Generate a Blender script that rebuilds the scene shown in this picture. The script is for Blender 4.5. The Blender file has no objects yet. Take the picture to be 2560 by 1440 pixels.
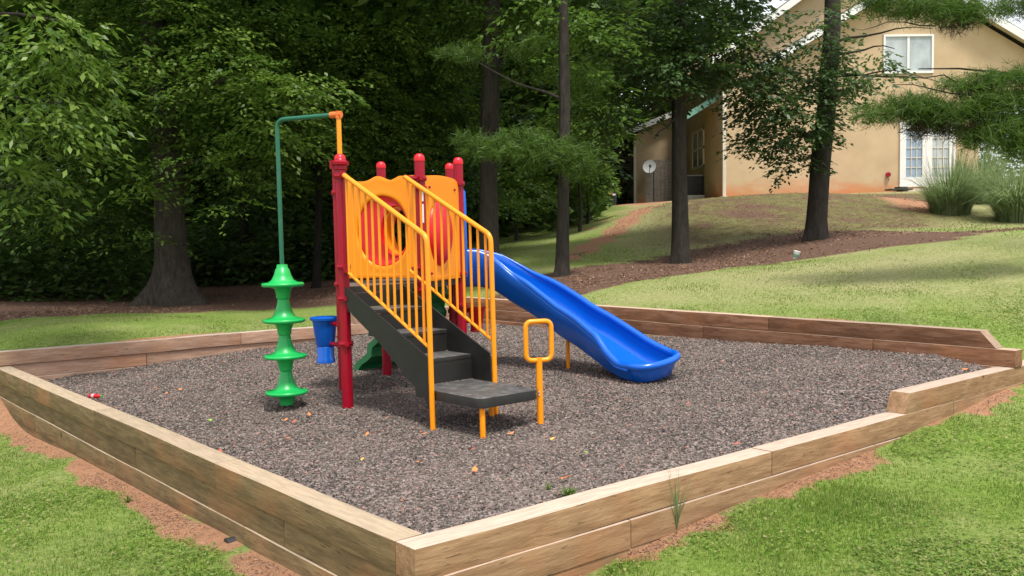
import bpy, bmesh, math, random
import numpy as np
from mathutils import Vector, Matrix, geometry, noise
R = math.radians
C = bpy.context.scene.collection
scn = bpy.context.scene
random.seed(7)
rng = np.random.default_rng(11)

# ------------------------------------------------------------ camera
F = 2300.0; CAMZ = 1.30
PITCH = math.atan(120.0 / F); ROLL = 0.012
fwd = Vector((0, math.cos(PITCH), -math.sin(PITCH)))
up0 = Vector((0, math.sin(PITCH), math.cos(PITCH)))
rt0 = Vector((1, 0, 0))
upv = (up0 * math.cos(ROLL) + rt0 * math.sin(ROLL)).normalized()
rtv = (rt0 * math.cos(ROLL) - up0 * math.sin(ROLL)).normalized()
cd = bpy.data.cameras.new("camera"); cam = bpy.data.objects.new("camera", cd); C.objects.link(cam)
m3 = Matrix((rtv, upv, -fwd)).transposed()
cam.matrix_world = Matrix.Translation((0, 0, CAMZ)) @ m3.to_4x4()
cd.sensor_width = 36.0; cd.lens = 36.0 * F / 2560.0; cd.clip_start = 0.05; cd.clip_end = 600
scn.camera = cam

# ------------------------------------------------------------ sky, sun, exposure
SUN_EL, SUN_AZ = 67.0, 158.0      # azimuth: clockwise from +Y (view direction)
w = bpy.data.worlds.new("World"); scn.world = w; w.use_nodes = True
nt = w.node_tree; nt.nodes.clear()
out = nt.nodes.new('ShaderNodeOutputWorld'); bg = nt.nodes.new('ShaderNodeBackground')
sky = nt.nodes.new('ShaderNodeTexSky'); sky.sky_type = 'NISHITA'; sky.sun_disc = False
sky.sun_elevation = R(SUN_EL); sky.sun_rotation = R(SUN_AZ); sky.air_density = 1.0; sky.dust_density = 4.0
mx = nt.nodes.new('ShaderNodeMix'); mx.data_type = 'RGBA'; mx.inputs[0].default_value = 0.75
mx.inputs[7].default_value = (9.5, 9.6, 9.9, 1)      # thin white overcast veil over the blue
nt.links.new(sky.outputs[0], mx.inputs[6]); nt.links.new(mx.outputs[2], bg.inputs[0])
bg.inputs[1].default_value = 0.092
nt.links.new(bg.outputs[0], out.inputs[0])
sd = bpy.data.lights.new("sun", 'SUN'); sd.energy = 2.6; sd.angle = R(11); sd.color = (1.0, 0.955, 0.88)
so = bpy.data.objects.new("sun", sd); C.objects.link(so)
sdir = Vector((math.cos(R(SUN_EL)) * math.sin(R(SUN_AZ)), math.cos(R(SUN_EL)) * math.cos(R(SUN_AZ)), math.sin(R(SUN_EL))))
so.rotation_euler = sdir.to_track_quat('Z', 'Y').to_euler(); so.location = (6, -6, 20)
scn.view_settings.view_transform = 'Standard'; scn.view_settings.look = 'None'
scn.view_settings.gamma = 1.0; scn.view_settings.use_curve_mapping = False
scn.view_settings.exposure = 0.80
scn.render.resolution_x = 1024; scn.render.resolution_y = 576

# ------------------------------------------------------------ helpers
def at(px, py, Y):
    """the world point at distance Y seen at (px, py) of the photograph"""
    d = fwd + rtv * ((px - 1280) / F) + upv * ((720 - py) / F)
    return Vector((0, 0, CAMZ)) + d * (Y / d.y)

def link(name, me, mat=None, parent=None):
    o = bpy.data.objects.new(name, me); C.objects.link(o)
    if mat is not None:
        for m in (mat if isinstance(mat, (list, tuple)) else [mat]): me.materials.append(m)
    if parent is not None: o.parent = parent
    return o

def tag(o, label=None, cat=None, group=None, kind=None):
    if label: o['label'] = label
    if cat: o['category'] = cat
    if group: o['group'] = group
    if kind: o['kind'] = kind
    return o

def empty(name, loc, label=None, cat=None, group=None, rot=(0, 0, 0)):
    o = bpy.data.objects.new(name, None); C.objects.link(o)
    o.location = loc; o.rotation_euler = rot; o.empty_display_size = 0.2
    return tag(o, label, cat, group)

def fin(name, bm, mat, parent=None, smooth=True, bevel=0, angle=40):
    """turn a bmesh into one object; coordinates are in the parent's frame"""
    me = bpy.data.meshes.new(name)
    if bevel:
        bmesh.ops.bevel(bm, geom=[e for e in bm.edges if e.is_manifold and e.calc_face_angle(0) > 0.6], offset=bevel, segments=2, affect='EDGES', profile=0.7)
    bm.normal_update(); bm.to_mesh(me); bm.free()
    if smooth:
        me.polygons.foreach_set('use_smooth', [True] * len(me.polygons))
        try: me.set_sharp_from_angle(angle=R(angle))
        except Exception: pass
    return link(name, me, mat, parent)

def box(bm, c, s, rz=0.0, M=None):
    mat = Matrix.Translation(Vector(c)) @ Matrix.Rotation(rz, 4, 'Z') @ Matrix.Diagonal((s[0], s[1], s[2], 1))
    if M is not None: mat = M @ mat
    return bmesh.ops.create_cube(bm, size=1.0, matrix=mat)['verts']

def tube(bm, pts, r, seg=12, cap=True, closed=False):
    pts = [Vector(p) for p in pts]; n = len(pts)
    rr = r if isinstance(r, (list, tuple)) else [r] * n
    rings = []; prev = None
    for i, p in enumerate(pts):
        if closed: t = (pts[(i + 1) % n] - pts[i - 1])
        elif i == 0: t = pts[1] - p
        elif i == n - 1: t = p - pts[i - 1]
        else: t = (pts[i + 1] - p).normalized() + (p - pts[i - 1]).normalized()
        t.normalize()
        if prev is None:
            a = Vector((0, 0, 1)) if abs(t.z) < 0.9 else Vector((1, 0, 0))
            nrm = t.cross(a).normalized()
        else:
            nrm = (prev - t * prev.dot(t)).normalized()
        prev = nrm; b = t.cross(nrm)
        rings.append([bm.verts.new(p + (nrm * math.cos(2 * math.pi * k / seg) + b * math.sin(2 * math.pi * k / seg)) * rr[i]) for k in range(seg)])
    for i in range(n if closed else n - 1):
        A, B = rings[i], rings[(i + 1) % n]
        for k in range(seg): bm.faces.new((A[k], A[(k + 1) % seg], B[(k + 1) % seg], B[k]))
    if cap and not closed:
        bm.faces.new(rings[0][::-1]); bm.faces.new(rings[-1])
    return rings

def lathe(bm, prof, c, seg=28, M=None):
    """prof: (r, z) going up"""
    rings = []
    for r, z in prof:
        ring = []
        for k in range(seg):
            a = 2 * math.pi * k / seg
            v = Vector((c[0] + r * math.cos(a), c[1] + r * math.sin(a), c[2] + z))
            if M is not None: v = M @ v
            ring.append(bm.verts.new(v))
        rings.append(ring)
    for A, B in zip(rings, rings[1:]):
        for k in range(seg): bm.faces.new((A[k], A[(k + 1) % seg], B[(k + 1) % seg], B[k]))
    bm.faces.new(rings[0][::-1]); bm.faces.new(rings[-1])

def prism(bm, poly, z0, z1):
    lo = [bm.verts.new((p[0], p[1], z0)) for p in poly]; hi = [bm.verts.new((p[0], p[1], z1)) for p in poly]
    n = len(poly)
    for i in range(n): bm.faces.new((lo[i], lo[(i + 1) % n], hi[(i + 1) % n], hi[i]))
    bm.faces.new(lo[::-1]); bm.faces.new(hi)

def slab(bm, pts, thick):
    """polygon of 3-D points given a thickness vector"""
    t = Vector(thick)
    a = [bm.verts.new(Vector(p)) for p in pts]; b = [bm.verts.new(Vector(p) + t) for p in pts]
    n = len(pts)
    for i in range(n): bm.faces.new((a[i], a[(i + 1) % n], b[(i + 1) % n], b[i]))
    bm.faces.new(a[::-1]); bm.faces.new(b)
    bmesh.ops.recalc_face_normals(bm, faces=bm.faces)

def fillet(pts, r, n=5):
    """round the corners of an open polyline"""
    pts = [Vector(p) for p in pts]; o = [pts[0]]
    for i in range(1, len(pts) - 1):
        a, b, c = pts[i - 1], pts[i], pts[i + 1]
        p0 = b + (a - b).normalized() * r; p1 = b + (c - b).normalized() * r
        for k in range(n + 1):
            t = k / n; o.append(p0 * (1 - t) ** 2 + b * 2 * t * (1 - t) + p1 * t * t)
    o.append(pts[-1]); return o

def mesh_np(name, V, faces_k, mat, parent=None, kind=None, smooth=False):
    """V (n,3), every face uses k consecutive vertices"""
    me = bpy.data.meshes.new(name); n = len(V); k = faces_k; nf = n // k
    me.vertices.add(n); me.vertices.foreach_set('co', np.asarray(V, dtype=np.float32).ravel())
    me.loops.add(n); me.loops.foreach_set('vertex_index', np.arange(n, dtype=np.int32))
    me.polygons.add(nf); me.polygons.foreach_set('loop_start', (np.arange(nf) * k).astype(np.int32))
    me.update(calc_edges=True); me.validate()
    return link(name, me, mat, parent)

# ------------------------------------------------------------ materials
class NT:
    def __init__(s, name):
        s.m = bpy.data.materials.new(name); s.m.use_nodes = True; s.t = s.m.node_tree
        s.b = s.t.nodes['Principled BSDF']; s.o = s.t.nodes['Material Output']
    def n(s, ty, **kw):
        x = s.t.nodes.new(ty)
        for k, v in kw.items():
            if k.startswith('i_'):
                key = k[2:]; key = int(key) if key.isdigit() else key.replace('_', ' ')
                x.inputs[key].default_value = v
            else: setattr(x, k, v)
        return x
    def l(s, a, b): s.t.links.new(a, b)
    def co(s, which='Object', scale=(1, 1, 1)):
        tc = s.n('ShaderNodeTexCoord'); mp = s.n('ShaderNodeMapping'); mp.inputs['Scale'].default_value = scale
        s.l(tc.outputs[which], mp.inputs[0]); return mp.outputs[0]
    def pos(s, scale=(1, 1, 1)):
        g = s.n('ShaderNodeNewGeometry'); mp = s.n('ShaderNodeMapping'); mp.inputs['Scale'].default_value = scale
        s.l(g.outputs['Position'], mp.inputs[0]); return mp.outputs[0]
    def noise(s, vec, scale, detail=4, rough=0.55, out=0):
        x = s.n('ShaderNodeTexNoise'); x.inputs['Scale'].default_value = scale; x.inputs['Detail'].default_value = detail
        x.inputs['Roughness'].default_value = rough; s.l(vec, x.inputs['Vector']); return x.outputs[out]
    def ramp(s, fac, stops, interp='LINEAR'):
        x = s.n('ShaderNodeValToRGB'); x.color_ramp.interpolation = interp
        e = x.color_ramp.elements
        while len(e) > 1: e.remove(e[-1])
        e[0].position = stops[0][0]; e[0].color = (*stops[0][1], 1)
        for p, c in stops[1:]:
            q = e.new(p); q.color = (*c, 1)
        s.l(fac, x.inputs[0]); return x.outputs[0]
    def mix(s, fac, a, b, mode='MIX'):
        x = s.n('ShaderNodeMix'); x.data_type = 'RGBA'; x.blend_type = mode
        for inp, v in ((0, fac), (6, a), (7, b)):
            if isinstance(v, (int, float)): x.inputs[inp].default_value = v
            elif isinstance(v, (tuple, list)): x.inputs[inp].default_value = (*v[:3], 1)
            else: s.l(v, x.inputs[inp])
        return x.outputs[2]
    def math(s, op, a, b=0.0, clamp=False):
        x = s.n('ShaderNodeMath'); x.operation = op; x.use_clamp = clamp
        for i, v in enumerate((a, b)):
            if isinstance(v, (int, float)): x.inputs[i].default_value = v
            else: s.l(v, x.inputs[i])
        return x.outputs[0]
    def bump(s, h, strength=0.3, dist=0.01):
        x = s.n('ShaderNodeBump'); x.inputs['Strength'].default_value = strength; x.inputs['Distance'].default_value = dist
        s.l(h, x.inputs['Height']); s.l(x.outputs[0], s.b.inputs['Normal']); return x
    def base(s, c):
        if isinstance(c, (tuple, list)): s.b.inputs['Base Color'].default_value = (*c[:3], 1)
        else: s.l(c, s.b.inputs['Base Color'])
    def rough(s, r):
        if isinstance(r, (int, float)): s.b.inputs['Roughness'].default_value = r
        else: s.l(r, s.b.inputs['Roughness'])

def plastic(name, col, rough=0.38, var=0.12, dust=0.10, bump=0.15):
    m = NT(name); v = m.pos()
    n = m.noise(v, 3.0, 5); dark = tuple(c * (1 - var * 2) for c in col)
    c = m.mix(n, dark, tuple(min(1, c * (1 + var)) for c in col))
    d = m.ramp(m.noise(v, 9.0, 6, 0.65), [(0.5, (0, 0, 0)), (0.75, (dust,) * 3)])
    c = m.mix(d, c, (0.36, 0.30, 0.25)); m.base(c)
    m.rough(m.math('ADD', m.math('MULTIPLY', m.noise(v, 18, 4), 0.22), rough - 0.08))
    m.bump(m.noise(v, 160, 2), bump, 0.0012)
    return m.m

M_red = plastic('paint_red', (0.30, 0.0, 0.015), 0.28, 0.05, 0.008)
M_red.node_tree.nodes['Principled BSDF'].inputs['Specular IOR Level'].default_value = 0.32
M_redpl = plastic('plastic_red', (0.66, 0.004, 0.016), 0.33, 0.06, 0.02)
M_yel = plastic('paint_yellow', (0.92, 0.300, 0.002), 0.30, 0.04, 0.02)
M_org = plastic('plastic_orange', (0.96, 0.285, 0.001), 0.36, 0.05, 0.02)
M_clamp = plastic('fitting_orange', (0.75, 0.16, 0.02), 0.35, 0.06, 0.05)
M_grn = plastic('plastic_green', (0.008, 0.40, 0.085), 0.34, 0.08, 0.03)
M_dgrn = plastic('plastic_dark_green', (0.010, 0.16, 0.045), 0.45, 0.1, 0.05)
M_pgrn = plastic('paint_green', (0.010, 0.13, 0.075), 0.30)
M_blue = plastic('plastic_blue', (0.001, 0.105, 0.55), 0.20, 0.06, 0.0, 0.03)
M_white = plastic('paint_white', (0.74, 0.74, 0.72), 0.5, 0.05, 0.1)
M_black = plastic('plastic_black', (0.02, 0.022, 0.024), 0.5)
M_trimg = plastic('paint_green_trim', (0.16, 0.36, 0.28), 0.4)
M_galv = plastic('metal_grey', (0.45, 0.46, 0.48), 0.4)

def vinyl():
    m = NT('coated_deck_grey'); v = m.pos()
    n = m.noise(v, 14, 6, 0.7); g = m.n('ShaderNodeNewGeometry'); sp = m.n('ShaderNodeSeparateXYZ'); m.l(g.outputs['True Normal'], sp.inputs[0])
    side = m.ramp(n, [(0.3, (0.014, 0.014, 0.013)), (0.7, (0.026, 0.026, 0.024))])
    top = m.ramp(n, [(0.3, (0.040, 0.041, 0.040)), (0.5, (0.070, 0.070, 0.068)), (0.70, (0.16, 0.155, 0.145))])     # tops painted paler than the sides, flecked with trodden dust and grit
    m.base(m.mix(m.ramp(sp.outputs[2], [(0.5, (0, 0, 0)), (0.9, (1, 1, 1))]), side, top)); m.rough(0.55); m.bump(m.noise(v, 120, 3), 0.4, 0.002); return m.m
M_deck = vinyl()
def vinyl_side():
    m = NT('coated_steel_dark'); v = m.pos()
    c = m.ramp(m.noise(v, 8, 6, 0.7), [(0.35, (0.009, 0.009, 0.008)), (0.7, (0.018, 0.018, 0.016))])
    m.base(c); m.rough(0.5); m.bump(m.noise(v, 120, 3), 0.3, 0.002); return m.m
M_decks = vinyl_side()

def wood(name, c0, c1, top=(0.45, 0.38, 0.30), clay=0.25, rnd=0.35):
    """sawn timber, grain along local X; the weathered top surface is greyer than the sides"""
    m = NT(name); tc = m.n('ShaderNodeTexCoord'); inf = m.n('ShaderNodeObjectInfo')
    add = m.n('ShaderNodeVectorMath', operation='ADD')
    cmb = m.n('ShaderNodeCombineXYZ'); m.l(m.math('MULTIPLY', inf.outputs['Random'], 37.0), cmb.inputs[0]); m.l(m.math('MULTIPLY', inf.outputs['Random'], 11.0), cmb.inputs[1])
    m.l(tc.outputs['Object'], add.inputs[0]); m.l(cmb.outputs[0], add.inputs[1]); v0 = add.outputs[0]
    mp = m.n('ShaderNodeMapping'); mp.inputs['Scale'].default_value = (1.7, 13, 13); m.l(v0, mp.inputs[0]); v = mp.outputs[0]
    g = m.noise(v, 2.2, 7, 0.62)
    grain = m.ramp(g, [(0.25, tuple(c * 0.62 for c in c0)), (0.45, c0), (0.62, c1), (0.8, tuple(c * 0.8 for c in c1))])
    big = m.noise(v0, 1.6, 3); grain = m.mix(m.math('MULTIPLY', big, 0.5), grain, tuple(c * 0.72 for c in c0))
    vor = m.n('ShaderNodeTexVoronoi'); vor.inputs['Scale'].default_value = 2.3; m.l(v0, vor.inputs['Vector'])
    knot = m.ramp(vor.outputs['Distance'], [(0.03, (1, 1, 1)), (0.075, (0, 0, 0))])
    grain = m.mix(knot, grain, tuple(c * 0.35 for c in c0))
    crk = m.ramp(m.noise(mp.outputs[0], 7.0, 3, 0.5), [(0.30, (1, 1, 1)), (0.37, (0, 0, 0))])
    grain = m.mix(m.math('MULTIPLY', crk, 0.7), grain, tuple(c * 0.4 for c in c0))
    # clay splashed on the timber: patches with a shape of their own
    cl = m.ramp(m.noise(v0, 1.1, 6, 0.6), [(0.52, (0, 0, 0)), (0.68, (clay,) * 3)])
    grain = m.mix(cl, grain, (0.40, 0.17, 0.075))
    geo = m.n('ShaderNodeNewGeometry'); sep = m.n('ShaderNodeSeparateXYZ'); m.l(geo.outputs['True Normal'], sep.inputs[0])
    tf = m.ramp(sep.outputs[2], [(0.45, (0, 0, 0)), (0.75, (0.8,) * 3)])
    tg = m.ramp(m.noise(v, 3.1, 7, 0.65), [(0.3, tuple(c * 0.66 for c in top)), (0.6, top), (0.8, tuple(c * 1.1 for c in top))])
    col = m.mix(tf, grain, tg)
    val = m.n('ShaderNodeHueSaturation'); m.l(m.math('ADD', m.math('MULTIPLY', inf.outputs['Random'], rnd), 1 - rnd / 2), val.inputs['Value']); m.l(col, val.inputs['Color'])
    m.base(val.outputs[0]); m.rough(0.85); m.b.inputs['Specular IOR Level'].default_value = 0.25
    m.bump(m.noise(v, 6, 6, 0.65), 0.55, 0.006)
    return m.m
M_woodL = wood('timber_olive', (0.175, 0.120, 0.058), (0.270, 0.188, 0.092), (0.44, 0.35, 0.25), 0.55)
M_woodF = wood('timber_tan', (0.30, 0.175, 0.092), (0.42, 0.262, 0.145), (0.53, 0.425, 0.345), 0.6, 0.2)
M_woodB = wood('timber_pinkish', (0.36, 0.22, 0.15), (0.48, 0.32, 0.23), (0.50, 0.42, 0.36), 0.5, 0.2)
M_woodR = wood('timber_red_brown', (0.20, 0.095, 0.050), (0.33, 0.175, 0.105), (0.48, 0.37, 0.28), 0.45)
M_fence = wood('fence_board_grey', (0.20, 0.17, 0.145), (0.29, 0.25, 0.22), (0.3, 0.27, 0.24), 0.1)
M_shadowgap = plastic('pipe_hollow_shade', (0.05, 0.03, 0.02), 0.9)

def leafmat(name, cols, trans=0.3, rough=0.45, tr=(0.10, 0.20, 0.02)):
    m = NT(name); geo = m.n('ShaderNodeNewGeometry')
    stops = [(i / (len(cols) - 1), c) for i, c in enumerate(cols)]
    c = m.ramp(geo.outputs['Random Per Island'], stops)
    big = m.noise(m.pos(), 0.9, 3)
    c = m.mix(m.ramp(big, [(0.35, (0, 0, 0)), (0.7, (0.55,) * 3)]), c, tuple(x * 0.55 for x in cols[0]))
    m.base(c); m.rough(rough); m.b.inputs['Specular IOR Level'].default_value = 0.4
    if trans > 0:
        t = m.n('ShaderNodeBsdfTranslucent'); m.l(m.mix(0.5, c, tr), t.inputs['Color'])
        ms = m.n('ShaderNodeMixShader'); ms.inputs[0].default_value = trans
        m.l(m.b.outputs[0], ms.inputs[1]); m.l(t.outputs[0], ms.inputs[2]); m.l(ms.outputs[0], m.o.inputs[0])
    return m.m
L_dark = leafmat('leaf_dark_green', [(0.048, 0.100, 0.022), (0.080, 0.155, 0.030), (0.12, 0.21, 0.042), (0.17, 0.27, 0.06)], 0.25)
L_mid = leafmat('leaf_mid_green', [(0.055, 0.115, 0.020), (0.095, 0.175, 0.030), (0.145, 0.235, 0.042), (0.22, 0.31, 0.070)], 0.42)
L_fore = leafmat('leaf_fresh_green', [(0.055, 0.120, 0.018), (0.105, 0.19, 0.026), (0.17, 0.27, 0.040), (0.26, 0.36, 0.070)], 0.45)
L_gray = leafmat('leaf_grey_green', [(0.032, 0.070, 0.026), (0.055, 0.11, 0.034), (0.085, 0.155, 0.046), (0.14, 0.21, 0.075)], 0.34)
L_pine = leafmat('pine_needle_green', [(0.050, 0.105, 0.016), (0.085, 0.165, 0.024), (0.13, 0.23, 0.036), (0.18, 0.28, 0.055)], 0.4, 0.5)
L_dead = leafmat('pine_needle_brown', [(0.035, 0.022, 0.015), (0.06, 0.036, 0.022), (0.09, 0.05, 0.03)], 0.1, 0.7)
L_orn = leafmat('ornamental_blade', [(0.12, 0.18, 0.06), (0.22, 0.31, 0.13), (0.34, 0.44, 0.22), (0.46, 0.48, 0.28)], 0.45, .5, (.2, .3, .08))
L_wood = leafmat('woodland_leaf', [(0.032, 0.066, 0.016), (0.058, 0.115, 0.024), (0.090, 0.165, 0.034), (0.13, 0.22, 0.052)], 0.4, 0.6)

def bark(name, c0, c1):
    m = NT(name); v = m.pos((1, 1, 0.22)); n = m.noise(v, 22, 7, 0.7)
    m.base(m.ramp(n, [(0.3, c0), (0.7, c1)])); m.rough(0.9); m.b.inputs['Specular IOR Level'].default_value = 0.2
    m.bump(m.noise(v, 30, 6, 0.7), 0.9, 0.03); return m.m
M_bark = bark('bark_grey_brown', (0.020, 0.017, 0.013), (0.058, 0.050, 0.041))
M_barkd = bark('bark_dark', (0.008, 0.007, 0.005), (0.026, 0.022, 0.018))
M_oak = bark('bark_oak', (0.024, 0.020, 0.016), (0.075, 0.063, 0.052))
M_pineb = bark('bark_pine', (0.022, 0.019, 0.016), (0.060, 0.050, 0.042))

# ------------------------------------------------------------ the pit: frame and mulch
e1 = Vector((0.76, 0.65)).normalized(); e2 = Vector((-e1.y, e1.x))
N0 = Vector((-0.398, 3.568))           # near outer corner
A1, A2 = 5.98, 7.52                    # inner lengths along e1 / e2 (outer edges)
def pit(a, b): return N0 + e1 * a + e2 * b
TW = 0.14
def mulch_z(x, y):
    z = 0.015 + 0.046 * (x + 0.4) + 0.017 * (y - 3.7)
    b = (x - N0.x) * e2.x + (y - N0.y) * e2.y; a = (x - N0.x) * e1.x + (y - N0.y) * e1.y
    t = np.clip((a - 3.9) / .5, 0, 1)
    cap = 0.055 + 0.13 * t + 0.16 * np.maximum(b - 0.1, 0)
    return np.minimum(z, cap)
CN, CL, CF, CR = pit(TW/2, TW/2), pit(TW/2, A2 - TW/2), pit(A1 - TW/2, A2 - TW/2), pit(A1 - TW/2, TW/2)

# terrain through control points (px, distance, z) read off the photograph
ctl = []
def cp(px, d, z): ctl.append(((px - 1280) / F * d, d, z))
def cw(x, y, z): ctl.append((x, y, z))
for x, y, z in [(0, 0, -.42), (-6, 0, -.5), (6, 0, -.25), (-12, 4, -.45), (12, 3, .25), (0, -6, -.5), (0, 2.6, -.36), (2.3, 3.6, -.24), (-3, 3.8, -.40),
                (-7, 7.5, -.40), (-8.6, 10, -.10), (-6.2, 10.4, .16), (-5.75, 8.9, -.37), (6.2, 6.2, .25), (9, 7, .65), (-11, 11, .1)]: cw(x, y, z)
for t, z in ((0.2, -.30), (2.5, -.31), (5, -.36), (6.6, -.38)):
    p = pit(0.0, t); cw(p.x, p.y, z)
for t, z in ((0.3, -.30), (1.67, -.175), (3.9, -.06), (5.0, .01), (6.0, .06), (6.8, .10)):
    p = pit(t, 0.0); cw(p.x, p.y, z)
for t, z in ((0.6, .15), (3, .19), (5, .22)):
    p = pit(t, A2); cw(p.x, p.y, z)
for t, z in ((0.6, .38), (3, .46), (5, .47), (6.7, .40)):
    p = pit(A1, t); cw(p.x, p.y, z)
for a in [(0, 12.4, .30), (300, 14, .28), (430, 15.5, .28), (800, 15.5, .30), (0, 18, .35), (-500, 20, .4), (700, 20, .45), (1000, 17, .55), (1000, 24, 1.0),
          (1450, 11.7, .58), (1405, 13.8, .76), (1700, 15.9, .86), (2040, 17, 1.27), (2000, 14, .95), (2400, 13.2, 1.20), (2560, 16, 1.40),
          (2750, 13, 1.3), (1218, 17, .90), (1250, 26, 1.42), (1330, 21, 1.10), (1420, 26, 1.62), (1500, 22, 1.46), (1540, 29, 2.32), (1660, 28.5, 2.38), (1800, 29, 2.50), (2100, 28.5, 2.62),
          (2400, 28, 2.62), (1850, 24, 2.36), (1850, 22, 2.12), (1850, 20, 1.68), (1640, 24, 2.14), (1640, 22, 1.86), (2080, 24, 2.40), (2080, 22, 2.16), (2080, 19.5, 1.62), (2300, 24, 2.20), (2350, 20, 1.70), (1540, 24, 1.85), (2530, 18.5, 1.50), (2700, 24, 2.3), (1800, 18, 1.25),
          (2560, 30, 2.8), (2200, 34, 2.8), (1600, 36, 2.6), (1800, 45, 2.8), (2700, 45, 2.9), (1200, 40, 1.7), (800, 40, 1.2), (0, 40, .8), (400, 28, .7)]: cp(*a)
ctl = np.array(ctl)
def _k(r2): return 0.5 * r2 * np.log(r2 + 1e-9)
_n = len(ctl); _P = np.c_[np.ones(_n), ctl[:, 0], ctl[:, 1]]
_K = _k(((ctl[:, None, :2] - ctl[None, :, :2]) ** 2).sum(-1)) + np.eye(_n) * 0.08
_A = np.zeros((_n + 3, _n + 3)); _A[:_n, :_n] = _K; _A[:_n, _n:] = _P; _A[_n:, :_n] = _P.T
_w = np.linalg.solve(_A, np.r_[ctl[:, 2], 0, 0, 0])
def gz(x, y):
    x = np.atleast_1d(np.asarray(x, float)); y = np.atleast_1d(np.asarray(y, float)); o = np.empty(len(x))
    xc = np.clip(x, -24, 24); yc = np.clip(y, -8, 46)
    for s in range(0, len(x), 4000):
        X, Y = xc[s:s + 4000], yc[s:s + 4000]
        K = _k((X[:, None] - ctl[:, 0]) ** 2 + (Y[:, None] - ctl[:, 1]) ** 2)
        o[s:s + 4000] = K @ _w[:_n] + _w[_n] + _w[_n + 1] * X + _w[_n + 2] * Y
    return o
def gz1(x, y): return float(gz([x], [y])[0])

def pitcoords(x, y):
    dx, dy = np.asarray(x) - N0.x, np.asarray(y) - N0.y
    return dx * e1.x + dy * e1.y, dx * e2.x + dy * e2.y
def sstep(a, b, t): t = np.clip((t - a) / (b - a), 0, 1); return t * t * (3 - 2 * t)
def vnoise(x, y, s, seed=0.0):
    return np.array([noise.noise(Vector((a * s + seed, b * s - seed, seed * 1.7))) for a, b in zip(x, y)])
def pxof(x, y): return 1280 + F * x / np.maximum(y, 0.5)
BED = [(1180, 11.9), (1450, 11.75), (1700, 12.8), (2000, 14.0), (2200, 13.6), (2400, 13.6), (2560, 15.2), (2900, 17)]       # near edge of the straw bed
BEDB = [(1180, 12.8), (1405, 14.3), (1700, 17.0), (2040, 18.0), (2200, 17.3), (2400, 15.5), (2560, 16.2), (2900, 18)]
def masks(x, y):
    """clay, straw, dry: how bare / littered / dry the ground is at a place"""
    a, b = pitcoords(x, y); n1 = vnoise(x, y, 1.3, 3.1); n2 = vnoise(x, y, 4.0, 9.2)
    ox = np.maximum(np.maximum(-a, a - A1), 0); oy = np.maximum(np.maximum(-b, b - A2), 0)
    d = np.hypot(ox, oy)
    wl = np.where(a < 0, 0.16 + 0.13 * n1, np.where((b < 0), 0.10 + 0.10 * n1, 0.04))
    wl = np.where((a < 0) & (b < 2.2), 0.20 + 0.1 * n1, wl)
    wl = np.where((b < 0) & (a > 3.4) & (a < 4.9), 0.04, wl)
    clay = 1 - sstep(wl * 0.65, wl * 1.25, d + 0.10 * n2)
    px = pxof(x, y)
    e0 = np.interp(px, [p[0] for p in BED], [p[1] for p in BED]); e9 = np.interp(px, [p[0] for p in BEDB], [p[1] for p in BEDB])
    on = (px > 1150) & (px < 2900)
    straw = np.where(on, sstep(-0.25, 0.15, y - e0 + 0.25 * n1) * (1 - sstep(-0.3, 0.8, y - e9 + 0.5 * n1)), 0)
    # leaf litter on the floor of the woods at the left
    wood_edge = np.interp(px, [0, 400, 800, 1180], [12.2, 13.6, 14.6, 14.6])
    lit = np.where(px < 1180, sstep(-0.5, 0.3, y - wood_edge + 0.5 * n1), 0)
    straw = np.maximum(straw, lit)
    bank = np.where((px > 1640) & (px < 2330) & (y > 17.6) & (y < 27), 0.41 + 0.30 * n1 + 0.35 * n2, 0) * sstep(17.4, 18.5, y)
    straw = np.maximum(straw, np.clip(bank, 0, .75))
    dry = np.where(px > 1180, sstep(8, 11, y) * 0.45, 0.12) + np.where((px > 1500) & (y > 17.3), 0.6, 0) * sstep(17, 19, y)
    dry = dry + .45 * np.exp(-((px - 2120) / 330.0) ** 2 - ((y - 11.6) / 1.5) ** 2) * (px > 1500)
    dry = np.where((px < 1560) & (px > 1200) & (y > 15), 0.25, dry)
    # bare red soil: the track down the bank and the patch by the tall grasses
    tr = np.exp(-((px - (1700 - (27.5 - y) * 26)) / 36.0) ** 2) * 1.3 * sstep(14.5, 18, y) * (y < 33)
    tr2 = np.exp(-((px - (1640 - (28.5 - y) * 30)) / 14.0) ** 2) * sstep(20, 23, y) * (y < 33)
    pt = np.exp(-((px - 2290) / 110.0) ** 2 - ((y - (22.5 - (px - 2290) * 0.012)) / 2.2) ** 2)
    up = np.where((px > 1520) & (y > 27.5) & (y < 31.5), sstep(27.5, 29.0, y) * 0.8 * (n1 > -0.15) , 0)
    clay = np.clip(np.maximum.reduce([clay, tr * 0.95, tr2 * 0.8, pt * 0.95, up]), 0, 1)
    global BANK
    BANK = np.where((px > 1500) & (px < 2700), sstep(17.0, 18.6, y + .5 * n1) * (1 - sstep(25.5, 29, y)) * sstep(1480, 1760, px + 40 * n1) * (1 - sstep(2250, 2500, px)), 0)
    return clay, straw, np.clip(dry, 0, 1)

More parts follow.
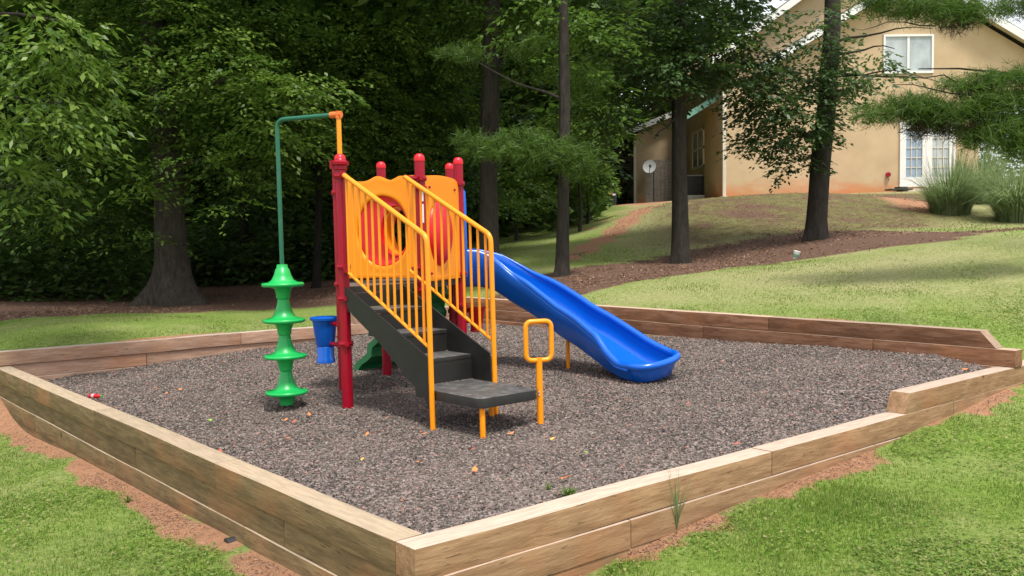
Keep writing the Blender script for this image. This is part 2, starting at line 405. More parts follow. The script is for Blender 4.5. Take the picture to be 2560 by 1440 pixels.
def build_ground():
    P = []
    def grid(x0, x1, y0, y1, s, hole=None):
        for yy in np.arange(y0, y1, s):
            for xx in np.arange(x0, x1, s):
                if hole and hole[0] <= xx < hole[1] and hole[2] <= yy < hole[3]: continue
                P.append((xx, yy))
    grid(-7.2, 7.2, 1.8, 13.2, 0.15)
    grid(-12, 16.2, -3, 32.4, 0.45, (-7.2, 7.2, 1.8, 13.2))
    grid(-48, 60, -12, 72, 3.0, (-12, 16.2, -3, 32.4))
    for x in (-260, -160, -90, 90, 160, 260):
        for y in (-120, -40, 0, 40, 90, 160, 260): P.append((x, y))
    for x in (-30, 0, 30):
        for y in (-120, 110, 160, 260): P.append((x, y))
    poly = [CN, CR, CF, CL]
    pts = []
    for i in range(4):                                   # constraint loop with enough vertices
        a, b = poly[i], poly[(i + 1) % 4]
        for k in range(30): pts.append(a.lerp(b, k / 30))
    nl = len(pts); a_, b_ = pitcoords(np.array([p[0] for p in P]), np.array([p[1] for p in P]))
    keep = ~((a_ > -0.02) & (a_ < A1 + 0.02) & (b_ > -0.02) & (b_ < A2 + 0.02))
    allp = pts + [Vector(p) for p, k in zip(P, keep) if k]
    edges = [(i, (i + 1) % nl) for i in range(nl)]
    vs, es, fs, *_ = geometry.delaunay_2d_cdt(allp, edges, [], 0, 1e-5)
    X = np.array([v.x for v in vs]); Y = np.array([v.y for v in vs]); Z = gz(X, Y)
    Z += 0.012 * vnoise(X, Y, 1.8, 1.0) + 0.05 * vnoise(X, Y, 0.35, 5.0) * sstep(12, 18, np.hypot(X, Y))
    ff = []
    for f in fs:
        cx = sum(vs[i].x for i in f) / 3; cy = sum(vs[i].y for i in f) / 3
        a, b = pitcoords(cx, cy)
        if TW/2 < a < A1 - TW/2 and TW/2 < b < A2 - TW/2: continue
        ff.append(f)
    me = bpy.data.meshes.new('ground'); me.from_pydata([(x, y, z) for x, y, z in zip(X, Y, Z)], [], ff); me.update()
    c, s, d = masks(X, Y)
    at_ = me.color_attributes.new('cover', 'FLOAT_COLOR', 'POINT')
    at_.data.foreach_set('color', np.c_[c, s, d, BANK].astype(np.float32).ravel())
    me.polygons.foreach_set('use_smooth', [True] * len(me.polygons))
    bmx = bmesh.new(); bmx.from_mesh(me); bmesh.ops.recalc_face_normals(bmx, faces=bmx.faces)
    if sum(f.normal.z for f in bmx.faces) < 0: bmesh.ops.reverse_faces(bmx, faces=bmx.faces)
    bmx.to_mesh(me); bmx.free()
    m = NT('lawn_and_soil'); v = m.pos()
    ca = m.n('ShaderNodeVertexColor', layer_name='cover'); sp = m.n('ShaderNodeSeparateColor'); m.l(ca.outputs[0], sp.inputs[0])
    n_s = m.noise(v, 3.2, 6, 0.65); n_f = m.noise(v, 26, 6, 0.7); n_m = m.noise(v, 0.8, 4)
    lush = m.ramp(n_f, [(0.25, (0.075, 0.13, 0.018)), (0.5, (0.155, 0.24, 0.038)), (0.75, (0.27, 0.34, 0.085))])
    dryc = m.ramp(n_f, [(0.25, (0.15, 0.16, 0.06)), (0.5, (0.30, 0.30, 0.13)), (0.75, (0.45, 0.39, 0.23))])
    patch = m.ramp(m.noise(v, 1.1, 5, 0.6), [(0.40, (0, 0, 0)), (0.62, (0.35,) * 3)])
    g = m.mix(m.math('ADD', sp.outputs[2], patch, True), lush, dryc)
    bankc = m.ramp(m.noise(m.pos((1, 1, 1.5)), 5.5, 8, 0.75), [(0.32, (0.045, 0.034, 0.018)), (0.46, (0.105, 0.085, 0.036)), (0.57, (0.145, 0.135, 0.048)), (0.70, (0.24, 0.165, 0.10))])
    g = m.mix(m.math('MULTIPLY', ca.outputs['Alpha'], 0.88), g, bankc)
    soil_n = m.noise(v, 15, 7, 0.7)
    clayc = m.ramp(soil_n, [(0.2, (0.22, 0.092, 0.048)), (0.5, (0.41, 0.185, 0.100)), (0.75, (0.48, 0.27, 0.165))])
    litter = m.ramp(m.noise(v, 38, 4, 0.8), [(0.38, (0, 0, 0)), (0.55, (0.55,) * 3)])
    clayc = m.mix(litter, clayc, (0.27, 0.19, 0.12))
    straw = m.ramp(m.noise(m.pos((1, 1.6, 1)), 30, 7, 0.8), [(0.25, (0.050, 0.028, 0.020)), (0.5, (0.13, 0.075, 0.052)), (0.7, (0.24, 0.15, 0.11)), (0.8, (0.40, 0.31, 0.25))])
    def mask(ch, w_=0.5):
        x = m.math('ADD', ch, m.math('MULTIPLY', m.math('SUBTRACT', n_s, 0.5), w_))
        return m.ramp(m.math('ADD', x, m.math('MULTIPLY', m.math('SUBTRACT', n_f, 0.5), 0.35)), [(0.36, (0, 0, 0)), (0.62, (1, 1, 1))])
    c = m.mix(mask(sp.outputs[1]), g, straw); c = m.mix(mask(sp.outputs[0]), c, clayc)
    m.base(c); m.rough(0.95); m.b.inputs['Specular IOR Level'].default_value = 0.15
    m.bump(m.noise(v, 45, 7, 0.75), 0.8, 0.03)
    o = link('ground', me, m.m); tag(o, kind='structure'); return o
build_ground()

def cmask(x, y):
    c, s, d = masks(x, y); return c, s, d

# ---- grass blades on the lawn (nobody could count them)
def blades(x, y, h, wd, lean=0.5):
    n = len(x); z = gz(x, y) - 0.008
    a = rng.uniform(0, 2 * np.pi, n); ca, sa = np.cos(a), np.sin(a)
    b = rng.uniform(0, 2 * np.pi, n); l = rng.uniform(0.1, 1, n) * lean * h
    P0 = np.c_[x - ca * wd / 2, y - sa * wd / 2, z]; P1 = np.c_[x + ca * wd / 2, y + sa * wd / 2, z]
    P2 = np.c_[x + np.cos(b) * l, y + np.sin(b) * l, z + h]
    return np.stack([P0, P1, P2], 1).reshape(-1, 3)
def build_grass():
    allv = []
    def region(n, dmin, dmax, pxa, pxb, hs, wd, pw=1.0):
        y = dmin + (dmax - dmin) * rng.random(n) ** pw
        px = rng.uniform(pxa, pxb, n); x = (px - 1280) / F * y
        a, b = pitcoords(x, y); ok = ~((a > -0.03) & (a < A1 + 0.03) & (b > -0.03) & (b < A2 + 0.03))
        x, y = x[ok], y[ok]
        c, s, d = cmask(x, y); n2 = vnoise(x, y, 3.5, 2.2); n3 = vnoise(x, y, 0.9, 7.7)
        p = np.clip(1 - c * 1.6 - s * 1.3 - BANK * 1.2 + 0.35 * n2, 0.0, 1) * np.clip(0.75 + 0.6 * n3, 0.25, 1)
        k = rng.random(len(x)) < p; x, y = x[k], y[k]
        h = hs * rng.uniform(0.5, 1.15, len(x)) * (1 + 0.5 * vnoise(x, y, 2.0, 4.4)); ww = wd * rng.uniform(0.7, 1.3, len(x))
        allv.append(blades(x, y, h, ww))
    region(190000, 2.6, 5.2, -150, 2700, 0.030, 0.0055)
    region(130000, 5.2, 9.0, -150, 2700, 0.030, 0.008)
    region(70000, 9.0, 13.5, -100, 2650, 0.026, 0.012)
    region(40000, 13.5, 28, 500, 2650, 0.028, 0.022)
    def clover(n, dmin, dmax, L_, pxa=-150, pxb=2700):
        y = rng.uniform(dmin, dmax, n); x = (rng.uniform(pxa, pxb, n) - 1280) / F * y
        a, b = pitcoords(x, y); ok = ~((a > -0.03) & (a < A1 + 0.03) & (b > -0.03) & (b < A2 + 0.03)); x, y = x[ok], y[ok]
        c, s, d = cmask(x, y); p = np.clip(1.1 - c * 1.5 - s * 1.5, 0, 1) * np.clip(.35 + 1.1 * vnoise(x, y, 1.1, 12.2) + .5 * vnoise(x, y, 5.0, 1.1), 0.04, 1)
        k = rng.random(len(x)) < p; x, y = x[k], y[k]; m_ = len(x); z = gz(x, y) + rng.uniform(.008, .026, m_)
        a = rng.uniform(0, 6.283, m_); t = np.c_[np.cos(a), np.sin(a), rng.normal(0, .25, m_)]; b = np.c_[-np.sin(a), np.cos(a), rng.normal(0, .35, m_)]; LL = (L_ * rng.uniform(.6, 1.3, m_))[:, None]; c0 = np.c_[x, y, z]
        allv.append(np.stack([c0, c0 + t * LL + b * LL * .45, c0 + t * LL - b * LL * .45], 1).reshape(-1, 3))
    clover(170000, 2.6, 6.5, .016); clover(90000, 6.5, 10.5, .018)
    V = np.concatenate(allv)
    gm = leafmat('grass_blade', [(0.060, 0.15, 0.016), (0.125, 0.25, 0.024), (0.20, 0.33, 0.040), (0.30, 0.38, 0.085), (0.42, 0.36, 0.17)], 0.42, 0.6, (0.26, 0.40, 0.04))
    o = mesh_np('grass', V, 3, gm); tag(o, 'mown green grass covering the lawn around the pit', 'grass', kind='stuff')
build_grass()

def build_litter():
    allp = []
    for n, ya, yb, pa, pb in ((240000, 2.6, 9, -150, 2700), (70000, 11, 18.5, 0, 2650), (30000, 17, 26, 1500, 2500)):
        y = rng.uniform(ya, yb, n); px = rng.uniform(pa, pb, n); x = (px - 1280) / F * y
        a, b = pitcoords(x, y); ok = ~((a > -.02) & (a < A1 + .02) & (b > -.02) & (b < A2 + .02)); x, y = x[ok], y[ok]
        c, s_, d = cmask(x, y); p = np.clip(np.maximum.reduce([c * .85, s_ * 1.0, BANK * .30]), 0, 1); p = p * np.clip(.6 + vnoise(x, y, 2.5, 5.5), .1, 1); k = rng.random(len(x)) < p; x, y = x[k], y[k]
        s0 = np.where(y < 9.5, 1.0, 2.6)
        allp.append(leaves(np.c_[x, y, gz(x, y) + .004], np.full(len(x), .022) * s0, np.full(len(x), .006) * s0, 0, .25))
    m = leafmat('ground_litter', [(.10, .05, .035), (.18, .10, .06), (.26, .16, .10), (.38, .27, .18), (.46, .22, .12)], 0, .8)
    o = mesh_np('ground_litter', np.concatenate(allp), 4, m); tag(o, 'brown pine straw and bark bits strewn on the bare soil and under the trees', 'litter', kind='stuff')

# ---- mulch: a rough sheet with loose chips on it
def mulch_h(x, y):
    a, b = pitcoords(x, y)
    z = mulch_z(x, y) + 0.014 * vnoise(x, y, 1.1, 6.0) + 0.010 * vnoise(x, y, 3.5, 2.0) + 0.005 * vnoise(x, y, 8, 2.0)
    for hx_, hy_, r_, dp_ in ((1.45, 7.05, .42, .035), (.25, 5.75, .5, .03), (-1.8, 7.15, .4, .02)): z = z - dp_ * np.exp(-((x - hx_) ** 2 + (y - hy_) ** 2) / r_ ** 2)
    return z
def build_mulch():
    bm = bmesh.new(); na, nb = 90, 110
    A = np.linspace(TW/2, A1 - TW/2, na); B = np.linspace(TW/2, A2 - TW/2, nb)
    X = np.array([[pit(a, b).x for b in B] for a in A]); Y = np.array([[pit(a, b).y for b in B] for a in A])
    Z = mulch_h(X.ravel(), Y.ravel()).reshape(X.shape)
    vs = [[bm.verts.new((X[i, j], Y[i, j], Z[i, j])) for j in range(nb)] for i in range(na)]
    for i in range(na - 1):
        for j in range(nb - 1): bm.faces.new((vs[i][j], vs[i + 1][j], vs[i + 1][j + 1], vs[i][j + 1]))
    m = NT('mulch_bed'); v = m.pos()
    vo = m.n('ShaderNodeTexVoronoi'); vo.inputs['Scale'].default_value = 55; m.l(v, vo.inputs['Vector'])
    sp = m.n('ShaderNodeSeparateColor'); m.l(vo.outputs['Color'], sp.inputs[0])
    c = m.ramp(sp.outputs[0], [(0.0, (0.045, 0.034, 0.030)), (0.4, (0.12, 0.092, 0.083)), (0.75, (0.20, 0.155, 0.14)), (1, (0.32, 0.26, 0.24))])
    dust = m.ramp(m.noise(v, 1.4, 4), [(0.45, (0, 0, 0)), (0.75, (0.35,) * 3)]); c = m.mix(dust, c, (0.27, 0.20, 0.165))
    m.base(c); m.rough(0.95); m.bump(vo.outputs['Distance'], 0.9, 0.02)
    o = fin('mulch_ground', bm, m.m); tag(o, kind='structure')
    n = 165000
    t = rng.random(n) ** 1.25; a = rng.uniform(0.12, A1 - 0.12, n); b = rng.uniform(0.12, A2 - 0.12, n)
    x = N0.x + e1.x * a + e2.x * b; y = N0.y + e1.y * a + e2.y * b
    keep = rng.random(n) < np.clip(1.25 - (y - 3.5) / 11.0, 0.35, 1); x, y = x[keep], y[keep]; n = len(x)
    L = rng.uniform(0.008, 0.020, n) * np.clip(0.75 + (y - 3.5) * 0.07, 0.7, 1.35); W = L * rng.uniform(0.3, 0.65, n); H = L * rng.uniform(0.22, 0.5, n)
    z = mulch_h(x, y) + rng.uniform(-0.002, 0.010, n)
    az = rng.uniform(0, 2 * np.pi, n); el = rng.normal(0, 0.35, n); ro = rng.normal(0, 0.5, n)
    ca, sa = np.cos(az), np.sin(az); ce, se = np.cos(el), np.sin(el)
    d = np.c_[ca * ce, sa * ce, se]; s0 = np.c_[-sa, ca, np.zeros(n)]; u0 = np.cross(d, s0)
    s = s0 * np.cos(ro)[:, None] + u0 * np.sin(ro)[:, None]; u = np.cross(d, s)
    c0 = np.c_[x, y, z]
    def P(i, j, k, f=1.0): return c0 + d * (L * i * 0.5)[:, None] + s * (W * j * 0.5 * f)[:, None] + u * (H * k * 0.5)[:, None]
    V = np.stack([P(-1, -1, -1), P(1, -1, -1, .7), P(1, 1, -1, .7), P(-1, 1, -1), P(-.85, -.8, 1), P(.9, -.8, 1, .6), P(.9, .8, 1, .6), P(-.85, .8, 1)], 1).reshape(-1, 3)
    q = np.array([(4, 5, 6, 7), (0, 1, 5, 4), (1, 2, 6, 5), (2, 3, 7, 6), (3, 0, 4, 7)])
    Fc = (q[None] + (np.arange(n) * 8)[:, None, None]).reshape(-1)
    me = bpy.data.meshes.new('mulch_chips'); me.vertices.add(n * 8); me.vertices.foreach_set('co', V.astype(np.float32).ravel())
    me.loops.add(n * 20); me.loops.foreach_set('vertex_index', Fc.astype(np.int32)); me.polygons.add(n * 5)
    me.polygons.foreach_set('loop_start', (np.arange(n * 5) * 4).astype(np.int32)); me.update(calc_edges=True)
    m = NT('mulch_chip'); g = m.n('ShaderNodeNewGeometry')
    c = m.ramp(g.outputs['Random Per Island'], [(0, (0.034, 0.027, 0.022)), (0.25, (0.070, 0.056, 0.047)), (0.55, (0.112, 0.093, 0.079)), (0.8, (0.168, 0.140, 0.120)), (0.93, (0.29, 0.245, 0.22)), (1, (0.36, 0.15, 0.11))])
    c = m.mix(dustf(m), c, (0.25, 0.19, 0.16)); m.base(c); m.rough(0.85)
    o = link('mulch_chips', me, m.m); tag(o, 'grey brown rubber mulch chips filling the timber pit', 'mulch', kind='stuff')
def dustf(m): return m.ramp(m.noise(m.pos(), 1.4, 4), [(0.45, (0, 0, 0)), (0.75, (0.35,) * 3)])
build_mulch()

# ---- timber edging: four walls, every timber a part
def timber(parent, a0, b0, a1, b1, ztop, mat, dz1=0.0, w=TW, h=0.138, end_cut=0.0, off=0.0):
    """a timber lying from pit(a0,b0) to pit(a1,b1); coordinates of its centre line"""
    p, q = pit(a0, b0), pit(a1, b1); L = (q - p).length
    bm = bmesh.new(); box(bm, (L / 2, 0, -h / 2), (L - 0.006, w, h))
    bmesh.ops.subdivide_edges(bm, edges=[e for e in bm.edges if abs((e.verts[0].co - e.verts[1].co).x) > L * 0.5], cuts=10, use_grid_fill=True)
    sd_ = random.uniform(0, 50)
    for v in bm.verts:
        v.co.y += 0.004 * noise.noise(Vector((v.co.x * 1.2, sd_, 0))); v.co.z += 0.005 * noise.noise(Vector((v.co.x * 1.1, 0, sd_)))
        if end_cut and v.co.x > L - 0.05 and v.co.z > -h / 2: v.co.x -= end_cut
        if end_cut < 0 and v.co.x < 0.05 and v.co.z > -h / 2: v.co.x += -end_cut + end_cut * 0
    o = fin('timber', bm, mat, parent, bevel=0.006)
    o.location = Vector((p.x, p.y, ztop)) - parent.location
    o.rotation_euler = (random.uniform(-.012, .012), -math.atan2(dz1, L), math.atan2((q - p).y, (q - p).x))
    return o
def wall(name, loc, label): return empty(name, (loc.x, loc.y, 0), label, 'timber edging')
h2 = TW / 2
FLt = 0.085
wl = wall('timber_wall', pit(0, 3), 'long olive brown timber wall three courses high along the left front of the pit')
for a, b in ((TW + .0, 1.95), (1.95, 4.15), (4.15, 6.05), (6.05, A2)): timber(wl, h2, a, h2, b, FLt, M_woodL)
for a, b in ((0.0, 1.15), (1.15, 3.3), (3.3, 5.3), (5.3, A2)): timber(wl, h2 + .014, a + (TW if a == 0 else 0), h2 + .014, b, FLt - .141, M_woodL)
for a, b in ((-0.05, 1.6), (1.6, 3.7), (3.7, 5.9), (5.9, A2)): timber(wl, h2 + .006, a + (TW if a < 0 else 0), h2 + .006, b, FLt - .282, M_woodL)
for a, b in ((-0.05, 3.1), (3.1, A2)): timber(wl, h2 + .010, a + .2, h2 + .010, b, FLt - .423, M_woodL)
wf = wall('timber_wall', pit(3, 0), 'pale tan timber wall along the right front of the pit with a raised stub')
for a, b in ((0, 2.45), (2.45, 4.75), (4.75, A1 + .9)): timber(wf, a, h2, b, h2, FLt, M_woodF)
for a, b in ((0.0, 1.25), (1.25, 3.6), (3.6, A1 + .8)): timber(wf, a, h2 - .012, b, h2 - .012, FLt - .141, M_woodF)
for a, b in ((0.01, 2.0), (2.0, 4.4)): timber(wf, a, h2 - .008, b, h2 - .008, FLt - .282, M_woodF)
timber(wf, 4.02, h2 + .002, A1 + .9, h2 + .002, FLt + .139, M_woodF, end_cut=-0.06)
wb = wall('timber_wall', pit(3, A2), 'pinkish timber wall along the left back of the pit')
BLt = 0.237
for k, (off, cuts) in enumerate(((0, (0, 2.6, A1 - .142)), (.02, (0, 1.5, 3.9, A1 - .142)), (-.01, (0, 2.2, 4.4, A1 - .142)))):
    for a, b in zip(cuts, cuts[1:]): timber(wb, a, A2 - h2 + off, b, A2 - h2 + off, BLt - .141 * k, M_woodB)
timber(wb, 4.15, A2 - h2 + .004, A1 - .142, A2 - h2 + .004, BLt + .141, M_woodB)
wr = wall('timber_wall', pit(A1, 3), 'dark red brown timber wall along the right back of the pit with a slanted end')
BRt = 0.505
timber(wr, A1 - h2, A2, A1 - h2, 4.75, BRt, M_woodR)
timber(wr, A1 - h2, 4.75, A1 - h2, 2.3, BRt + .002, M_woodR)
timber(wr, A1 - h2, 2.3, A1 - h2, 0.14, BRt, M_woodR, end_cut=0.13)
for k, cuts in ((1, (A2, 5.4, 3.1, 1.2, -.012)), (2, (A2, 4.2, 2.0, .145))):
    for a, b in zip(cuts, cuts[1:]): timber(wr, A1 - h2 - .012 * k, a, A1 - h2 - .012 * k, b, BRt - .141 * k, M_woodR)

# ------------------------------------------------------------ play structure
G0 = Vector((-0.95, 7.8, 0.05))
play = empty('play_structure', G0, 'red and yellow play structure with stairs, blue slide and green climber in the pit', 'play structure', rot=(0, -0.011, 0))
def L3(x, y, z): return Vector((x, y, z)) - G0
sv = Vector((-e2.x, -e2.y, 0)); av = Vector((e1.x, e1.y, 0))
P1a = Vector((-1.265, 6.98, 0)); P1b = Vector((-1.44, 7.78, 0)); P3 = Vector((-0.715, 7.47, 0))
P5 = Vector((-0.445, 8.22, 0)); P2 = Vector((-1.165, 8.47, 0)); P4 = Vector((-0.575, 9.03, 0))
PR = 0.0425
DZ = 0.962
def post(p, top, collars, wide_top=False):
    bm = bmesh.new(); z0 = mulch_z(p.x, p.y) - 0.15
    prof = [(PR, z0), (PR, top - 0.045), (PR * 0.96, top - 0.028), (PR * 0.80, top - 0.012), (PR * 0.45, top - 0.002), (0.004, top)]
    lathe(bm, prof, L3(p.x, p.y, 0), 20)
    o = fin('post', bm, M_red, play)
    bm = bmesh.new(); lathe(bm, [(PR + .0022, top - .060), (PR + .003, top - .055), (PR + .003, top - .040), (PR * 1.0, top - .024), (PR * .83, top - .009), (PR * .46, top + .002), (.004, top + .003)], L3(p.x, p.y, 0), 20)
    fin('post_cap', bm, M_redpl, o)
    for z in collars:
        bm = bmesh.new(); lathe(bm, [(PR + .001, z - .021), (PR + .012, z - .019), (PR + .013, z - .004), (PR + .016, z), (PR + .013, z + .004), (PR + .012, z + .019), (PR + .001, z + .021)], L3(p.x, p.y, 0), 20)
        a = math.atan2(-1, 0.3); c = L3(p.x + math.cos(a) * (PR + .014), p.y + math.sin(a) * (PR + .014), z)
        box(bm, c, (.022, .03, .03), a); fin('collar', bm, M_red, o)
    return o
post(P1a, 1.965, (1.80, 1.115, 0.875, 0.53))
post(P3, 2.00, (1.80, 1.72, 0.90))
post(P5, 2.03, (1.80, 1.00, 0.72))
post(P4, 2.05, (0.80,)); post(P2, 2.03, (0.98,)); post(P1b, 2.0, (1.72, .95))
# the heavier fitting that carries the overhead pipe
bm = bmesh.new(); lathe(bm, [(PR + .003, 1.845), (PR + .010, 1.85), (PR + .010, 1.875), (PR + .024, 1.885), (PR + .026, 1.905), (PR + .010, 1.915), (PR + .002, 1.93)], L3(P1a.x, P1a.y, 0), 20)
box(bm, L3(P1a.x - .06, P1a.y - .01, 1.885), (.03, .03, .06)); fin('pipe_bracket', bm, M_red, play)
# stickers on the middle post
for z, h in ((1.66, .085), (1.52, .15)):
    bm = bmesh.new(); rings = []
    for zz in (z - h / 2, z + h / 2):
        rings.append([bm.verts.new(L3(P3.x + (PR + .0012) * math.cos(t), P3.y + (PR + .0012) * math.sin(t), zz)) for t in [R(-95 + 9 * k) for k in range(6)]])
    for k in range(5): bm.faces.new((rings[0][k], rings[0][k + 1], rings[1][k + 1], rings[1][k]))
    s_ = fin('warning_sticker', bm, M_white, play); s_['label'] = 'white safety sticker on red post'

# decks
def platform(name, poly, z, t=0.05):
    bm = bmesh.new(); prism(bm, [(p.x - G0.x, p.y - G0.y) for p in poly], z - t - G0.z, z - G0.z)
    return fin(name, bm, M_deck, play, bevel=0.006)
def lp(p, q, d): return p + (q - p).normalized() * d
platform('deck', [P1a + av * .0 - sv * 0.0, P3, P1b], DZ)
platform('deck', [P1b + Vector((.012, .035, 0)), P3 + Vector((.012, .035, 0)), P5, P2], DZ - .002)
platform('deck', [P2 + Vector((.02, .035, 0)), P5 + Vector((.012, .037, 0)), P4], DZ - .001)

# stairs
st0 = P1a + sv * 0.03 + av * -0.012             # left start of the flight
SW = 0.505
def S(u, w_, z): p = st0 + sv * u + av * w_; return L3(p.x, p.y, z)
steps = [(0.32, 0.800), (0.61, 0.640), (0.90, 0.478)]
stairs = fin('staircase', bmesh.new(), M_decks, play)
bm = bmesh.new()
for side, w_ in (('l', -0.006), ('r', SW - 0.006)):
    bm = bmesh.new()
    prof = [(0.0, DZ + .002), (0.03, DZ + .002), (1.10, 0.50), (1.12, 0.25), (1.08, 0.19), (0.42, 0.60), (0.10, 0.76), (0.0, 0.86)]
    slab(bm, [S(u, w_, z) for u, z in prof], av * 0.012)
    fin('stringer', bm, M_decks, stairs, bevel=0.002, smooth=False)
prev = 0.03
for u, z in steps:
    bm = bmesh.new(); slab(bm, [S(u - .31, .008, z), S(u, .008, z), S(u, SW - .008, z), S(u - .31, SW - .008, z)], (0, 0, -.03)); 
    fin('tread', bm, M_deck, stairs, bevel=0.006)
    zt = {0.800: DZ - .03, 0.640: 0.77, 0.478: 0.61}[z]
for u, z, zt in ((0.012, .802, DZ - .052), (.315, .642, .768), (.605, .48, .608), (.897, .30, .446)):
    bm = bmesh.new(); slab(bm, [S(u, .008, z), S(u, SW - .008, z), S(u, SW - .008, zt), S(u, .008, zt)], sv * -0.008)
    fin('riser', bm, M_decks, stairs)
# lowest landing with rounded corners
LZ = 0.298; u0 = 0.90; u1 = 1.615
c_ = [(u0, 0.0), (u1, 0.0), (u1, SW), (u0, SW)]
def roundpoly(c, r=0.07):
    o = []
    for i, p in enumerate(c):
        p = Vector(p); a = Vector(c[i - 1]); b = Vector(c[(i + 1) % 4])
        if i in (0, 3): o.append(p); continue
        p0 = p + (a - p).normalized() * r; p1 = p + (b - p).normalized() * r
        for k in range(7): t = k / 6; o.append(p0 * (1 - t) ** 2 + p * 2 * t * (1 - t) + p1 * t * t)
    return o
bm = bmesh.new(); pts = [S(q.x, q.y, 0) for q in roundpoly(c_)]
prism(bm, [(p.x, p.y) for p in pts][::1], LZ - .066 - G0.z, LZ - G0.z); bmesh.ops.recalc_face_normals(bm, faces=bm.faces)
o = fin('landing', bm, M_deck, stairs, bevel=0.008)
bm = bmesh.new(); q = S(u1 - .045, .05, 0); tube(bm, [(q.x, q.y, mulch_z(-.15, 5.8) - .12 - G0.z), (q.x, q.y, LZ - .07 - G0.z)], .0185, 14); fin('leg', bm, M_yel, stairs)
bm = bmesh.new(); q = S(u0 + .25, SW - .04, 0); tube(bm, [(q.x, q.y, mulch_z(0, 6.2) - .12 - G0.z), (q.x, q.y, LZ - .07 - G0.z)], .018, 14); fin('leg', bm, M_yel, stairs)

# stair rails
def railing(w_, uA, uB, top0, top1, bot0, bot1, n):
    r = .0182; zg = mulch_z(-.3, 6.2) - .15
    bm = bmesh.new()
    path = fillet([S(uA, w_, top0), S(uB - .01, w_, top1), S(uB, w_, zg)], .055)
    tube(bm, path, r, 14)
    o = fin('stair_rail', bm, M_yel, play)
    bm = bmesh.new(); tube(bm, [S(uA + .02, w_, bot0), S(uB - .012, w_, bot1)], .0125, 10); fin('bottom_rail', bm, M_yel, o)
    for k in range(n):
        f = (k + .35) / (n + .15); u = uA + (uB - uA) * f
        zt = top0 + (top1 - top0) * f; zb = bot0 + (bot1 - bot0) * max(0, (u - uA - .02) / (uB - uA - .02))
        bm = bmesh.new(); tube(bm, [S(u, w_, zb), S(u, w_, zt)], .0100, 10, cap=False); fin('baluster', bm, M_yel, o)
    pp = P1a if w_ < .2 else P3
    for c, zz in ((S(uA, w_, top0), top0), (S(uA + .02, w_, bot0), bot0 + .01)):
        e = L3(pp.x, pp.y, zz); dv_ = (c - e); dv_.z = 0; dv_.normalize(); bm = bmesh.new()
        tube(bm, [e + dv_ * .03, c + dv_ * .012], .017, 10); box(bm, e + dv_ * .062, (.03, .04, .05), math.atan2(dv_.y, dv_.x)); fin('rail_clamp', bm, M_red, o, bevel=.003)
    return o
railing(-0.02, 0.075, 1.125, 1.80, 1.325, 1.075, 0.585, 12)
railing(SW + .02, 0.075, 1.125, 1.80, 1.325, 1.075, 0.585, 12)

# grab loop beside the landing
bm = bmesh.new(); q = S(u1 - .04, SW + .035, 0); zb = mulch_z(.2, 6) - .15
gl = None
tube(bm, [(q.x, q.y, zb - G0.z), (q.x, q.y, 0.50 - G0.z)], .0215, 16); gl = fin('grab_post', bm, M_yel, play)
hw, z0_, z1_ = .088, .485, .745
loop = []
cor = [(-hw, z0_), (hw, z0_), (hw, z1_), (-hw, z1_)]
for i, p in enumerate(cor):
    p = Vector(p); a = Vector(cor[i - 1]); b = Vector(cor[(i + 1) % 4]); rr_ = .045
    p0 = p + (a - p).normalized() * rr_; p1 = p + (b - p).normalized() * rr_
    for k in range(6): t = k / 5; v = p0 * (1 - t) ** 2 + p * 2 * t * (1 - t) + p1 * t * t; loop.append((v.x, v.y))
bm = bmesh.new(); ax = Vector((.97, .24, 0)).normalized()
tube(bm, [Vector((q.x, q.y, 0)) + ax * x + Vector((0, 0, z - G0.z)) for x, z in loop], .0165, 12, closed=True); fin('grab_loop', bm, M_yel, gl)
bm = bmesh.new()
for z in (.255, .275): lathe(bm, [(.001, -.004), (.006, -.003), (.006, .003), (.001, .004)], (0, 0, 0), 8, Matrix.Translation((q.x - .004, q.y - .022, z - G0.z)) @ Matrix.Rotation(R(90), 4, 'X'))
fin('bolt', bm, M_galv, gl)

